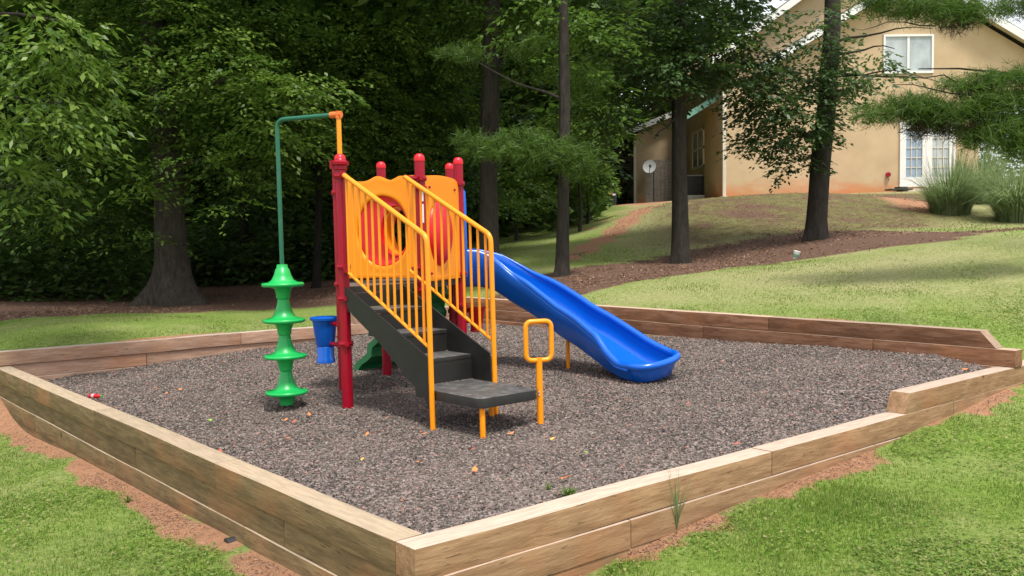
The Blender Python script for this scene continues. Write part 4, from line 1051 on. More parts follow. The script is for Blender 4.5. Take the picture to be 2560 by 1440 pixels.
# dark trunk left of the bank
b = gp(1222, 17)
ax = [b, at(1221, 420, 17), at(1226, 230, 17), at(1230, 60, 17), at(1234, -200, 17)]
V = clumps([(1210, 30, 110, 70, -.4), (1290, 160, 80, 60, .6), (1120, 150, 80, 50, .5), (1290, 30, 110, 80, .5), (1310, 480, 60, 50, 4), (1270, 300, 60, 40, 1.5, .7)], 17, .8)
V = np.concatenate([V, canopy((-.6, 17, 8.2), (3.4, 3, 2.0), 5000)])
tree('shade_tree', 'straight dark trunk rising behind the top of the blue slide', woodsgrp, b, ax, [.19, .165, .165, .15, .10], M_bark, V, L_mid, [(at(1226, 230, 17), at(1290, 30, 17.2), .04, .02), (at(1230, 60, 17), at(1120, -60, 17.2), .05, .02), (at(1245, 190, 17), at(1275, 60, 17.3), .035, .03, 0)], flare=(.5, .35))
# slim tree with soft pine sprays
b = gp(1405, 13.8)
ax = [b, at(1408, 520, 13.8), at(1412, 260, 13.8), at(1409, 60, 13.8), at(1405, -220, 13.8)]
def nclumps(lst, d, dens=1.0, L=.17, wd=.009):
    o = []
    for it in lst:
        c, r = ell(*it[:4], d + (it[4] if len(it) > 4 else 0), max(.25, it[2] * .6 * d / F)); o.append(needles(c, r, int(dens * 330 * r[0] * r[2] * 3.2) + 6, L, wd))
    return np.concatenate(o)
V = np.concatenate([nclumps([(1240, 370, 100, 34), (1350, 385, 110, 40), (1440, 400, 60, 50), (1170, 355, 40, 22), (1300, 345, 70, 24)], 13.4, 1.15, .12, .0075), nclumps([(1160, 135, 80, 28), (1330, 120, 80, 30, .3), (1470, 210, 70, 60, .5)], 14.2, .7, .12, .008),
                    clumps([(1470, 110, 80, 90), (1360, 40, 90, 60), (1480, 260, 60, 60, .5, .7)], 14.3, .6)])
tree('slim_pine', 'slim tree with soft pale pine sprays low on its trunk', None, b, ax, [.105, .088, .082, .075, .05], M_pineb, V, L_pine,
     [(at(1410, 420, 13.8), at(1190, 365, 13.4), .022, .006, .05), (at(1411, 350, 13.8), at(1450, 400, 13.5), .02, .006), (at(1412, 250, 13.8), at(1160, 140, 14.2), .022, .006, -.05)], flare=(.45, .5))
# tree in the middle of the bank
b = gp(1702, 15.9)
ax = [b, at(1699, 430, 15.9), at(1697, 230, 15.9), at(1700, 40, 15.9), at(1706, -240, 15.9)]
V = clumps([(1620, 200, 110, 70), (1760, 120, 120, 60), (1600, 150, 110, 60, .6, .8), (1540, 290, 80, 50), (1690, 180, 120, 50, -.4), (1800, 60, 110, 80), (1680, 60, 90, 60, -.2, .8), (1520, 240, 80, 80), (1860, 190, 70, 50), (1480, 390, 36, 40, .5, .8), (1760, 20, 150, 50), (1480, 30, 90, 50)], 15.9, 1.0)
V = np.concatenate([V, canopy((3.0, 16, 8.0), (2.6, 2.5, 1.6), 3500)])
tree('oak_tree', 'leafy tree with a straight dark trunk in front of the grey wooden gate', None, b, ax, [.16, .128, .122, .11, .07], M_bark, V, L_gray,
     [(at(1698, 250, 15.9), at(1580, 300, 15.6), .04, .01), (at(1698, 200, 15.9), at(1800, 140, 15.6), .04, .01), (at(1699, 110, 15.9), at(1600, 60, 15.8), .04, .01), (at(1697, 300, 15.9), at(1640, 350, 15.4), .025, .008)], flare=(.5, .4))
bough([o for o in bpy.data.objects if o.name == 'oak_tree.001'][0], [(1560, 130, 60, 40), (1620, 90, 60, 30), (1500, 180, 50, 40), (1470, 320, 40, 40), (1780, 90, 60, 26), (1580, 230, 60, 24)], 15.4, L_mid, .9)
# leaning tree before the house
b = gp(2038, 17)
ax = [b, at(2050, 430, 17), at(2068, 250, 17), at(2080, 60, 17), at(2086, -220, 17)]
V = clumps([(1960, 200, 90, 60), (1910, 265, 80, 50), (1940, 350, 80, 45), (2000, 300, 70, 60, -.5), (2090, 220, 50, 60, -.5), (1880, 170, 70, 50), (2010, 400, 45, 30), (2190, 140, 60, 28, 0, .5), (2170, 190, 50, 24, -.2, .5), (2060, 120, 60, 40, -.4), (1880, 350, 40, 30, 0, .7), (2150, 230, 40, 18, 0, .5), (2230, 175, 40, 20, 0, .4), (2060, 40, 50, 30, -.3, .7)], 16.8, 1.75, .10, .056, 24, .5)
tree('oak_tree', 'leafy tree with a slightly leaning dark trunk before the tan house wall', None, b, ax, [.20, .175, .165, .15, .1], M_pineb, V, L_gray,
     [(at(2066, 270, 17), at(1900, 240, 16.6), .04, .01), (at(2060, 330, 17), at(1950, 370, 16.7), .03, .008), (at(2075, 150, 17), at(2240, 120, 16.6), .03, .007), (at(2070, 200, 17), at(2260, 180, 16.6), .025, .006, .05), (at(2055, 400, 17), at(2005, 410, 16.7), .02, .006), (at(2078, 110, 17), at(2330, 70, 16.4), .03, .005, .08), (at(2072, 190, 17), at(2370, 210, 16.2), .022, .004, .08)], flare=(.5, .45))
# pine whose low boughs reach in from the right
b = gp(2900, 10.8)
ax = [b, b + Vector((0, 0, 2)), b + Vector((-.05, 0, 4)), b + Vector((0, .1, 7))]
pin = [(2180, 285, 60, 20), (2270, 275, 80, 30), (2350, 285, 80, 36), (2440, 270, 80, 34), (2500, 320, 70, 45), (2440, 340, 60, 30), (2290, 255, 60, 18), (2560, 250, 60, 30), (2560, 350, 60, 50),
       (2400, 215, 70, 16), (2480, 205, 70, 22), (2550, 190, 50, 22), (2480, 250, 80, 18),
       (2250, 18, 90, 22), (2350, 22, 100, 34), (2440, 30, 70, 26), (2540, 14, 60, 26), (2190, -5, 90, 18), (2660, 120, 60, 60), (2650, 300, 90, 90)]
V = nclumps(pin, 10.4, 2.3, .11, .0055)
Dn = nclumps([(2300, 308, 60, 18), (2360, 322, 60, 16), (2300, 330, 30, 10), (2420, 318, 50, 12), (2440, 222, 50, 8), (2400, 60, 60, 10)], 10.5, 1.5, .13, .006)
tree('pine_tree', 'pine reaching in from the right edge with low needle covered boughs', None, b, ax, [.2, .17, .15, .1], M_pineb, V, L_pine,
     [(b + Vector((0, 0, 2.0)), at(2150, 290, 10.3), .04, .008, -.1), (b + Vector((0, 0, 2.2)), at(2300, 175, 10.4), .035, .006, 0), (b + Vector((0, 0, 3.4)), at(2180, 0, 10.4), .04, .008, 0),
      (at(2400, 200, 10.4), at(2265, 182, 10.3), .010, .003, 0), (at(2330, 60, 10.4), at(2120, 75, 10.3), .008, .002, .03), (at(2500, 262, 10.4), at(2240, 215, 10.3), .014, .004, .05)], dead=Dn)

# woods far behind, one mass
def backdrop(n, x0, x1, y0, y1, z0, z1, L, W, edge=None):
    x = rng.uniform(x0, x1, n); y = rng.uniform(y0, y1, n); z = z0 + (z1 - z0) * rng.random(n)
    if edge is not None:
        k = edge(x, y, z); x, y, z = x[k], y[k], z[k]
    g = gz(x, y)
    return leaves(np.c_[x, y, z + g], np.full(len(x), L), np.full(len(x), W), .2, .55)
def eg(x, y, z):
    px = pxof(x, y); lim = 9.5 + 2.5 * vnoise(x, y, .35, 3.0)
    py = 600 - (z - .2) * F / y
    gap = ((px - 1600) / 46) ** 2 + ((py - 70) / 48) ** 2 < 1
    return (z < lim) & ~((px > 1500) & (z < .4)) & (px < 1515 + 190 * (z > 5.2)) & ~gap
V = np.concatenate([backdrop(75000, -26, 4.0, 25, 33, -.1, 12, .42, .28, eg), backdrop(26000, -36, 6.0, 33, 39, -.2, 13, .95, .75, eg), backdrop(30000, -20, -1.5, 21.5, 25, 0, 3.2, .24, .15, lambda x, y, z: z < 1.6 + 1.6 * vnoise(x, y, .5, 8.0)),
                    backdrop(40000, -2, 10.5, 38, 46, 0, 15, .4, .27, lambda x, y, z: (((pxof(x, y) - 1600) / 44) ** 2 + ((600 - (z + 1.5) * F / y - 70) / 46) ** 2 > 1)),
                    backdrop(14000, -13, -2, 19.5, 24.5, 0, 2.2, .20, .12, lambda x, y, z: z < .7 + 1.2 * vnoise(x, y, .7, 18.0))])
V = np.concatenate([V, backdrop(42000, -14, -5.2, 15.9, 18.5, -.05, 3.4, .15, .09, lambda x, y, z: (pxof(x, y) < 395) & (z < 1.5 + 1.1 * vnoise(x, y, .8, 28.0))),
                    backdrop(26000, -7.2, -2.2, 19.6, 21.5, -.05, 2.6, .18, .11, lambda x, y, z: (pxof(x, y) < 1010) & (z < 1.1 + 1.0 * vnoise(x, y, .8, 38.0)))])
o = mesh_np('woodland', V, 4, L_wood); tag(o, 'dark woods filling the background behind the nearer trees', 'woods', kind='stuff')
V = np.concatenate([backdrop(26000, 15.5, 30, 31, 38, -.2, 8, .26, .16, lambda x, y, z: (x > 16.2 + .03 * (y - 31)) & (z < 3.2 + 1.0 * vnoise(x, y, .6, 1.0) + .8 * (x - 18)))])
o = mesh_np('hedge', V, 4, L_dark); tag(o, 'dark bushes beyond the right corner of the house', 'bushes', kind='stuff')
# sunny sapling growth at the corner of the bank
for px, py, rx, ry, d, lab in ((1470, 455, 30, 46, 25, 'bright leafy bush left of the shaded house corner'), (1290, 470, 70, 60, 24, 'leafy undergrowth bush between the two dark trunks'), (1450, 330, 60, 90, 23, 'fresh green bushy sapling above the green bank')):
    b = gp(px, d); bmx = bmesh.new(); c, r = ell(px, py, rx, ry, d); limb(bmx, (0, 0, 0), Vector(c) - b, .05, .015)
    t = empty('sapling', b, lab, 'bush'); fin('stem', bmx, M_bark, t)
    mesh_np('foliage', sprays(c, r, int(300 * r[0] * r[2]) + 30, 22, .55, .14, .08, .3) - np.array(b)[None], 4, L_fore, t)

# ------------------------------------------------------------ house on the bank
HY0 = 31.0; HS = HY0 / F
def hx(px, Y=HY0): return (px - 1280) / F * Y
def hz(px, py, Y=HY0): return at(px, py, Y).z
house = empty('house', (hx(2000), HY0, 2.6), 'tan stucco house with white trimmed gables on top of the bank', 'house')
HO = Vector(house.location)
def H3(x, y, z): return Vector((x, y, z)) - HO
def stucco():
    m = NT('stucco_tan'); v = m.pos()
    c = m.ramp(m.noise(v, 1.2, 6), [(0.3, (0.46, 0.340, 0.205)), (0.7, (0.55, 0.415, 0.262))])
    g = m.n('ShaderNodeNewGeometry'); sp = m.n('ShaderNodeSeparateXYZ'); m.l(g.outputs['Position'], sp.inputs[0])
    h = m.math('ADD', sp.outputs[2], m.math('MULTIPLY', m.noise(m.pos((1, 1, 2)), 1.3, 5, .6), -1.1))
    st = m.ramp(m.math('SUBTRACT', h, 2.2), [(0.0, (.9,) * 3), (0.45, (0.0,) * 3)])     # red clay splashed on the foot of the wall
    c = m.mix(st, c, (0.52, 0.21, 0.085)); m.base(c); m.rough(0.95); m.bump(m.noise(v, 40, 5, .7), .5, .02)
    return m.m
M_st = stucco()
def roofm():
    m = NT('shingle_roof'); v = m.pos((1, 1, 4)); m.base(m.ramp(m.noise(v, 8, 5, .7), [(.3, (.10, .085, .075)), (.7, (.20, .17, .15))])); m.rough(.95); return m.m
M_roof = roofm()
M_trim = plastic('trim_cream', (0.66, 0.62, 0.50), 0.6)
def glassm(name, c, r=.05):
    m = NT(name); v = m.pos((1, 1, .6)); m.base(m.ramp(m.noise(v, 2.2, 4), [(.35, tuple(x * .7 for x in c)), (.6, c)])); m.rough(r); m.b.inputs['Specular IOR Level'].default_value = .8; return m.m
M_glass = glassm('window_glass', (0.10, 0.13, 0.16)); M_blind = glassm('glass_over_blinds', (0.45, 0.50, 0.52), .12)
GB = 2.45
def hslab(name, pts, thick, mat, parent=house, **kw):
    bm = bmesh.new(); slab(bm, [H3(*p) for p in pts], thick); return fin(name, bm, mat, parent, smooth=False, **kw)
xl, xr = hx(1808), hx(2443)
zt2 = 6.1
hslab('wall', [(xl, HY0, GB), (xr, HY0, GB), (xr, HY0, zt2), (xl, HY0, zt2)], (0, 6, 0), M_st)
# front gable storey
gx0, gx1, gp_, ge = 8.5, 18.2, 9.74, 6.82
hslab('wall', [(8.7, HY0 - .003, zt2), (18.0, HY0 - .003, zt2), (18.0, HY0 - .003, 6.95), (13.35, HY0 - .003, 9.72), (8.7, HY0 - .003, 6.95)], (0, 7, 0), M_st)
hslab('wall', [(xl + .003, HY0 + .25, zt2), (12.5, HY0 + .25, zt2), (12.5, HY0 + .25, 11.2), (7.0, HY0 + .25, 7.55)], (0, 8, 0), M_st)
def rake(a, b, w_, mat, y0, dep, name):
    a, b = Vector(a), Vector(b)
    hslab(name, [(a.x, y0, a.y - w_), (b.x, y0, b.y - w_), (b.x, y0, b.y), (a.x, y0, a.y)], (0, dep, 0), mat)
pk = (13.35, 10.02)
for (ex, ez) in ((8.2, 6.93), (18.6, 6.90)):
    rake((ex, ez), pk, .27, M_white, HY0 - .48, .05, 'fascia'); rake((ex, ez + .05), (pk[0], pk[1] + .05), .09, M_roof, HY0 - .43, 7.4, 'roof')
    rake((ex, ez - .10), (pk[0], pk[1] - .10), .05, M_trim, HY0 - .43, .43, 'soffit')
pk2 = (12.6, 11.45)
rake((6.6, 7.18), pk2, .27, M_white, HY0 - .20, .05, 'fascia'); rake((6.6, 7.23), (pk2[0], pk2[1] + .05), .09, M_roof, HY0 - .15, 8.4, 'roof')
rake((18.6, 7.25), pk2, .1, M_roof, HY0 + .5, 8.0, 'roof')
# shaded side, recess and the left wing
hslab('wall', [(xl - .02, HY0 + .06, GB - .4), (xl - .02, HY0 + 7.2, GB - .4), (xl - .02, HY0 + 7.2, 6.4), (xl - .02, HY0 + .06, 6.4)], (.2, 0, 0), M_st)
Yw = 37.6
hslab('wall', [(hx(1588, Yw), Yw, 1.9), (8.3, Yw, 1.9), (8.3, Yw, 7.4), (hx(1588, Yw), Yw, 5.48)], (0, 7, 0), M_st)
hslab('wall', [(hx(1700, 37), 37.2, 5.2), (8.5, 37.2, 5.2), (8.5, 37.2, 8.9), (hx(1700, 37), 37.2, 7.9)], (0, 6, 0), M_st)
# green standing-seam lean-to roof over the recess
a0 = at(1712, 293, 32.0); a1 = at(1822, 226, 32.0)
bm = bmesh.new(); slab(bm, [H3(a0.x, 31.6, a0.z), H3(a1.x, 31.6, a1.z), H3(a1.x, 34.2, a1.z), H3(a0.x, 34.2, a0.z)], (0, 0, .07))
for k in range(4): 
    y_ = 31.7 + k * .62; slab(bm, [H3(a0.x, y_, a0.z + .07), H3(a1.x, y_, a1.z + .07), H3(a1.x, y_, a1.z + .11), H3(a0.x, y_, a0.z + .11)], (0, .04, 0))
fin('metal_roof', bm, M_trimg, house, smooth=False)
hslab('fascia', [(a0.x, 31.56, a0.z - .12), (a1.x, 31.56, a1.z - .12), (a1.x, 31.56, a1.z + .09), (a0.x, 31.56, a0.z + .09)], (0, .04, 0), M_trimg)
hslab('soffit', [(a0.x + .02, 31.62, a0.z - .08), (a1.x, 31.62, a1.z - .08), (a1.x, 34.1, a1.z - .08), (a0.x + .02, 34.1, a0.z - .08)], (0, 0, .04), M_st)
# wing roof edge, white corner trims and downspout
hslab('fascia', [(hx(1560, Yw), Yw - .35, 5.40), (hx(1700, Yw), Yw - .35, 6.3), (hx(1700, Yw), Yw - .35, 6.52), (hx(1560, Yw), Yw - .35, 5.6)], (0, .05, 0), M_white)
hslab('roof', [(hx(1560, Yw), Yw - .30, 5.50), (hx(1700, Yw), Yw - .30, 6.42), (hx(1700, Yw), Yw - .30, 6.54), (hx(1560, Yw), Yw - .30, 5.62)], (0, 7.5, 0), M_roof)
bm = bmesh.new(); box(bm, H3(xl + .03, HY0 - .05, (GB + 6.3) / 2), (.11, .09, 6.3 - GB)); box(bm, H3(xl - .04, HY0 - .22, GB + .18), (.12, .32, .08), .3); fin('downspout', bm, M_trim, house, bevel=.01)
bm = bmesh.new(); box(bm, H3(hx(1589, Yw), Yw - .03, 3.6), (.10, .05, 3.5)); fin('corner_trim', bm, M_trim, house); bm = bmesh.new(); box(bm, H3(hx(1714, 36.9), 36.9, 3.9), (.10, .05, 3.4)); fin('corner_trim', bm, M_trim, house)
# wing side seen in shade, and what stands on it
def window(px0, px1, py0, py1, Y, cols, rows, glass, name='window', half=None, fr=.07):
    x0, x1 = hx(px0, Y), hx(px1, Y); z1, z0 = hz(px0, py0, Y), hz(px0, py1, Y)
    bm = bmesh.new()
    for x in (x0, x1): box(bm, H3(x, Y - .02, (z0 + z1) / 2), (fr, .07, z1 - z0 + fr))
    for z in (z0, z1): box(bm, H3((x0 + x1) / 2, Y - .023, z), (x1 - x0 + fr, .066, fr))
    w_ = fin(name, bm, M_white, house, bevel=.006, smooth=False)
    bm = bmesh.new(); box(bm, H3((x0 + x1) / 2, Y + .0, (z0 + z1) / 2), (x1 - x0 - .02, .02, z1 - z0 - .02)); fin('pane', bm, glass, w_, smooth=False)
    bm = bmesh.new()
    for k in range(1, cols): box(bm, H3(x0 + (x1 - x0) * k / cols, Y - .018, (z0 + z1) / 2), (.028 if cols > 2 else .08, .03, z1 - z0 - .02))
    for k in range(1, rows): box(bm, H3((x0 + x1) / 2, Y - .015, z0 + (z1 - z0) * k / rows), (x1 - x0 - .02, .026, .028 if rows > 2 else .05))
    if cols > 1 or rows > 1: fin('muntin', bm, M_white, w_, smooth=False)
    return w_
window(2206, 2325, 90, 182, HY0 - .005, 2, 1, M_blind)['label'] = 'upper window with white frame and pale blinds'
window(1753, 1775, 228, 252, 37.17, 1, 2, M_glass)
# window in the shaded side wall
xs = xl - .04; bm = bmesh.new(); y0w, y1w, z0w, z1w = 33.9, 35.9, 3.95, 5.30
for y_ in (y0w, y1w, (y0w + y1w) / 2): box(bm, H3(xs, y_, (z0w + z1w) / 2), (.06, .09, z1w - z0w + .08))
for z_ in (z0w, z1w, (z0w + z1w) / 2): box(bm, H3(xs - .003, (y0w + y1w) / 2, z_), (.062, y1w - y0w + .09, .08))
w_ = fin('window', bm, M_trim, house, smooth=False)
bm = bmesh.new(); box(bm, H3(xs + .01, (y0w + y1w) / 2, (z0w + z1w) / 2), (.03, y1w - y0w - .05, z1w - z0w - .05)); fin('pane', bm, M_glass, w_, smooth=False)
# french doors
for px0, px1, nm in ((2252, 2311, 'door'), (2317, 2378, 'door')):
    x0, x1 = hx(px0), hx(px1); zb_, zt_ = 2.92, 5.0
    bm = bmesh.new()
    for x in (x0 + .06, x1 - .06): box(bm, H3(x, HY0 - .03, (zb_ + zt_) / 2), (.13, .07, zt_ - zb_))
    for z, hh in ((zb_ + .16, .32), (zt_ - .07, .14)): box(bm, H3((x0 + x1) / 2, HY0 - .027, z), (x1 - x0 - .24, .066, hh))
    w_ = fin(nm, bm, M_white, house, smooth=False, bevel=.004)
    bm = bmesh.new(); box(bm, H3((x0 + x1) / 2, HY0 - .008, (zb_ + zt_) / 2 + .1), (x1 - x0 - .2, .02, zt_ - zb_ - .4)); fin('pane', bm, M_blind if px0 > 2300 else glassm('door_glass', (.25, .34, .46), .08), w_, smooth=False)
    bm = bmesh.new()
    for k in (1, 2): box(bm, H3(x0 + .12 + (x1 - x0 - .24) * k / 3, HY0 - .030, (zb_ + zt_) / 2 + .09), (.022, .03, zt_ - zb_ - .42))
    for k in range(1, 5): box(bm, H3((x0 + x1) / 2, HY0 - .028, zb_ + .32 + (zt_ - zb_ - .46) * k / 5), (x1 - x0 - .24, .026, .022))
    fin('muntin', bm, M_trim, w_, smooth=False)
bm = bmesh.new()
for x in (hx(2249), hx(2314), hx(2381)): box(bm, H3(x, HY0 - .033, 3.96), (.075, .08, 2.16))
box(bm, H3(hx(2315), HY0 - .036, 5.06), (hx(2381) - hx(2249) + .12, .085, .09)); fin('door_frame', bm, M_white, house, smooth=False)
bm = bmesh.new(); box(bm, H3(hx(2320), HY0 - .15, 2.80), (2.3, .30, .10)); fin('door_sill', bm, M_trim, house, smooth=False)
# hose reel, mat, dark unit, meter boxes
t = empty('hose_reel', (hx(2217), HY0 - .08, hz(2217, 437)), 'small red hose reel on the tan wall left of the glass doors', 'hose reel'); t.scale = (.68,) * 3
bm = bmesh.new(); lathe(bm, [(.02, -.05), (.12, -.05), (.12, -.035), (.06, -.03), (.06, .03), (.12, .035), (.12, .05), (.02, .05)], (0, 0, 0), 20, Matrix.Rotation(R(90), 4, 'X')); fin('reel', bm, M_red, t)
bm = bmesh.new(); tube(bm, [(0, -.04, -.08), (.01, -.08, -.2), (-.02, -.05, -.34)], .012, 8); tube(bm, [(.0, .06, .0), (0, -.09, 0)], .02, 8); fin('hose', bm, M_black, t)
bm = bmesh.new(); gzz = gz1(hx(2232), HY0 - .6); box(bm, (0, 0, 0), (.75, .5, .05)); box(bm, (.1, .05, .05), (.3, .3, .09), .3)
o = fin('door_mat', bm, M_black, bevel=.02); o.location = (hx(2232), HY0 - .45, gzz + .08); tag(o, 'dark mat heap on the ground left of the glass doors', 'mat')
t = empty('air_conditioner', (hx(1733, 34.2), 34.2, gz1(hx(1733, 34.2), 34.2)), 'black box unit standing below the window in the shaded recess', 'air conditioner')
bm = bmesh.new(); box(bm, (0, 0, .52), (.62, .62, .70)); fin('casing', bm, M_black, t, bevel=.03)
bm = bmesh.new()
for k in range(12): box(bm, (0, -.315, .24 + k * .05), (.54, .012, .018))
fin('grille', bm, plastic('grille_dark', (.035, .04, .04), .5), t)
bm = bmesh.new(); box(bm, (0, 0, .885), (.66, .66, .03)); fin('lid', bm, M_galv, t, bevel=.01); bm = bmesh.new(); box(bm, (0, 0, .08), (.8, .8, .17)); fin('pad', bm, M_trim, t, bevel=.01)
yb = 33.5; t = empty('wheeled_bin', (hx(1526, yb), yb, gz1(hx(1526, yb), yb)), 'dark bin with a yellow label beside the shaded house corner', 'bin')
bm = bmesh.new(); vs_ = box(bm, (0, 0, .33), (.52, .5, .58)); 
for v in vs_:
    if v.co.z < .2: v.co.x *= .82; v.co.y *= .82
fin('body', bm, M_black, t, bevel=.02); bm = bmesh.new(); box(bm, (0, 0, .645), (.57, .55, .045)); fin('lid', bm, M_black, t, bevel=.015)
bm = bmesh.new(); box(bm, (.03, -.258, .50), (.10, .01, .14)); fin('label', bm, M_yel, t); bm = bmesh.new(); box(bm, (.03, -.256, .26), (.09, .01, .08)); box(bm, (.13, -.258, .42), (.1, .01, .06)); fin('sticker', bm, M_white, t)
# wooden gate and the dish
Yf = 36.6; x0, x1 = hx(1614, Yf), hx(1712, Yf); gzz = gz1(hx(1650, Yf), Yf) 
t = empty('wooden_gate', ((x0 + x1) / 2, Yf, gzz), 'weathered grey board gate between the wing and the dark trunk', 'gate')
zb_ = hz(1650, 505, Yf) - gzz; ztp = hz(1650, 400, Yf) - gzz; n = 10
bm = bmesh.new()
for k in range(n):
    xx = (x0 - x1) / 2 + (k + .5) * (x1 - x0) / n; box(bm, (xx, 0, (zb_ + ztp) / 2 + random.uniform(-.02, .02)), ((x1 - x0) / n - .015, .025, ztp - zb_))
fin('boards', bm, M_fence, t, smooth=False)
bm = bmesh.new()
for z in (zb_ + .3, ztp - .3): box(bm, (0, .04, z), (x1 - x0, .05, .09))
fin('rail', bm, M_fence, t, smooth=False)
Yd = 34.5; zg = gz1(hx(1640, Yd), Yd)
t = empty('satellite_dish', (hx(1636, Yd), Yd, zg), 'round grey satellite dish on a pole before the grey gate', 'satellite dish')
zc = hz(1624, 417, Yd) - zg; xc = hx(1624, Yd) - hx(1636, Yd)
bm = bmesh.new(); Md = Matrix.Translation((xc, -.12, zc)) @ Matrix.Scale(.82, 4) @ Matrix.Rotation(R(-20), 4, 'Z') @ Matrix.Rotation(R(78), 4, 'X')
lathe(bm, [(.01, -.045), (.12, -.037), (.22, -.018), (.295, .005), (.302, .0), (.30, -.012), (.22, -.035), (.12, -.055), (.01, -.062)], (0, 0, 0), 30, Md); bmesh.ops.recalc_face_normals(bm, faces=bm.faces); fin('dish', bm, M_galv, t)
bm = bmesh.new(); tube(bm, [(0, 0, -.05), (0, 0, zc - .15), (xc, -.05, zc)], .022, 10); fin('pole', bm, M_black, t)
bm = bmesh.new(); tube(bm, [(xc - .02, -.14, zc - .28), (xc - .04, -.55, zc - .06)], .012, 8); box(bm, (xc - .04, -.58, zc - .02), (.08, .10, .10)); fin('receiver_arm', bm, M_black, t)

# ornamental grasses by the doors
def tuft(px, py, d, h_, n, lab, spread=.9, mat=L_orn):
    b = gp(px, d)
    a = rng.uniform(0, 2 * np.pi, n); r0 = rng.random(n) ** .5 * .42; Lh = h_ * rng.uniform(.35, 1.15, n) * (1 + .18 * np.sin(a * 3 + px)); out_ = rng.uniform(.05, 1.25, n) * spread
    segs = 6; V = []; wd = .015
    base = np.c_[np.cos(a) * r0, np.sin(a) * r0, np.zeros(n)]; side = np.c_[-np.sin(a), np.cos(a), np.zeros(n)]
    def P(f): return base + np.c_[np.cos(a) * out_ * Lh * f ** 1.7 * .75, np.sin(a) * out_ * Lh * f ** 1.7 * .75, Lh * (f - (.55 * out_) * f ** 2.6)]
    for k in range(segs):
        f0, f1 = k / segs, (k + 1) / segs; w0, w1 = wd * (1 - f0 ** 2 * .8), wd * (1 - f1 ** 2 * .8)
        V.append(np.stack([P(f0) - side * w0 / 2, P(f0) + side * w0 / 2, P(f1) + side * w1 / 2, P(f1) - side * w1 / 2], 1).reshape(-1, 3))
    o = mesh_np('ornamental_grass', np.concatenate(V), 4, mat); o.location = b; tag(o, lab, 'ornamental grass', 'ornamental grasses by the glass doors'); return o
tuft(2375, 550, 20.5, 1.45, 1500, 'tall grass clump directly in front of the glass doors')
tuft(2545, 565, 19.0, 1.45, 1900, 'tall grass clump at the right edge of the photo', 1.0)
tuft(2450, 540, 23.0, 1.6, 1300, 'paler grass clump standing behind and between the other two')
tuft(2640, 565, 19.5, 1.7, 1000, 'grass clump cut by the right edge', 1.0)

# ------------------------------------------------------------ small things on the ground
def leafm_(name, c):
    m = NT(name); m.base(c); m.rough(.6); return m.m
LM = [leafm_('leaf_litter_orange', (.75, .22, .06)), leafm_('leaf_litter_red', (.50, .10, .05)), leafm_('leaf_litter_yellow', (.62, .36, .08)), leafm_('leaf_litter_green', (.24, .42, .05)), leafm_('leaf_litter_brown', (.20, .10, .05))]
protos = []
for k, m in enumerate(LM):
    me = bpy.data.meshes.new('fallen_leaf'); pts = []
    N = 10
    for i in range(N):
        a = 2 * math.pi * i / N; r = .5 * (1 - .25 * (i % 2)) * (.7 + .3 * abs(math.cos(a))); pts.append((r * math.cos(a) * 1.3, r * math.sin(a) * .8, .16 * math.cos(a * 2 + k) * r))
    vs_ = [(0, 0, .02)] + pts; me.from_pydata(vs_, [], [(0, i + 1, (i + 1) % N + 1) for i in range(N)]); me.materials.append(m); protos.append(me)
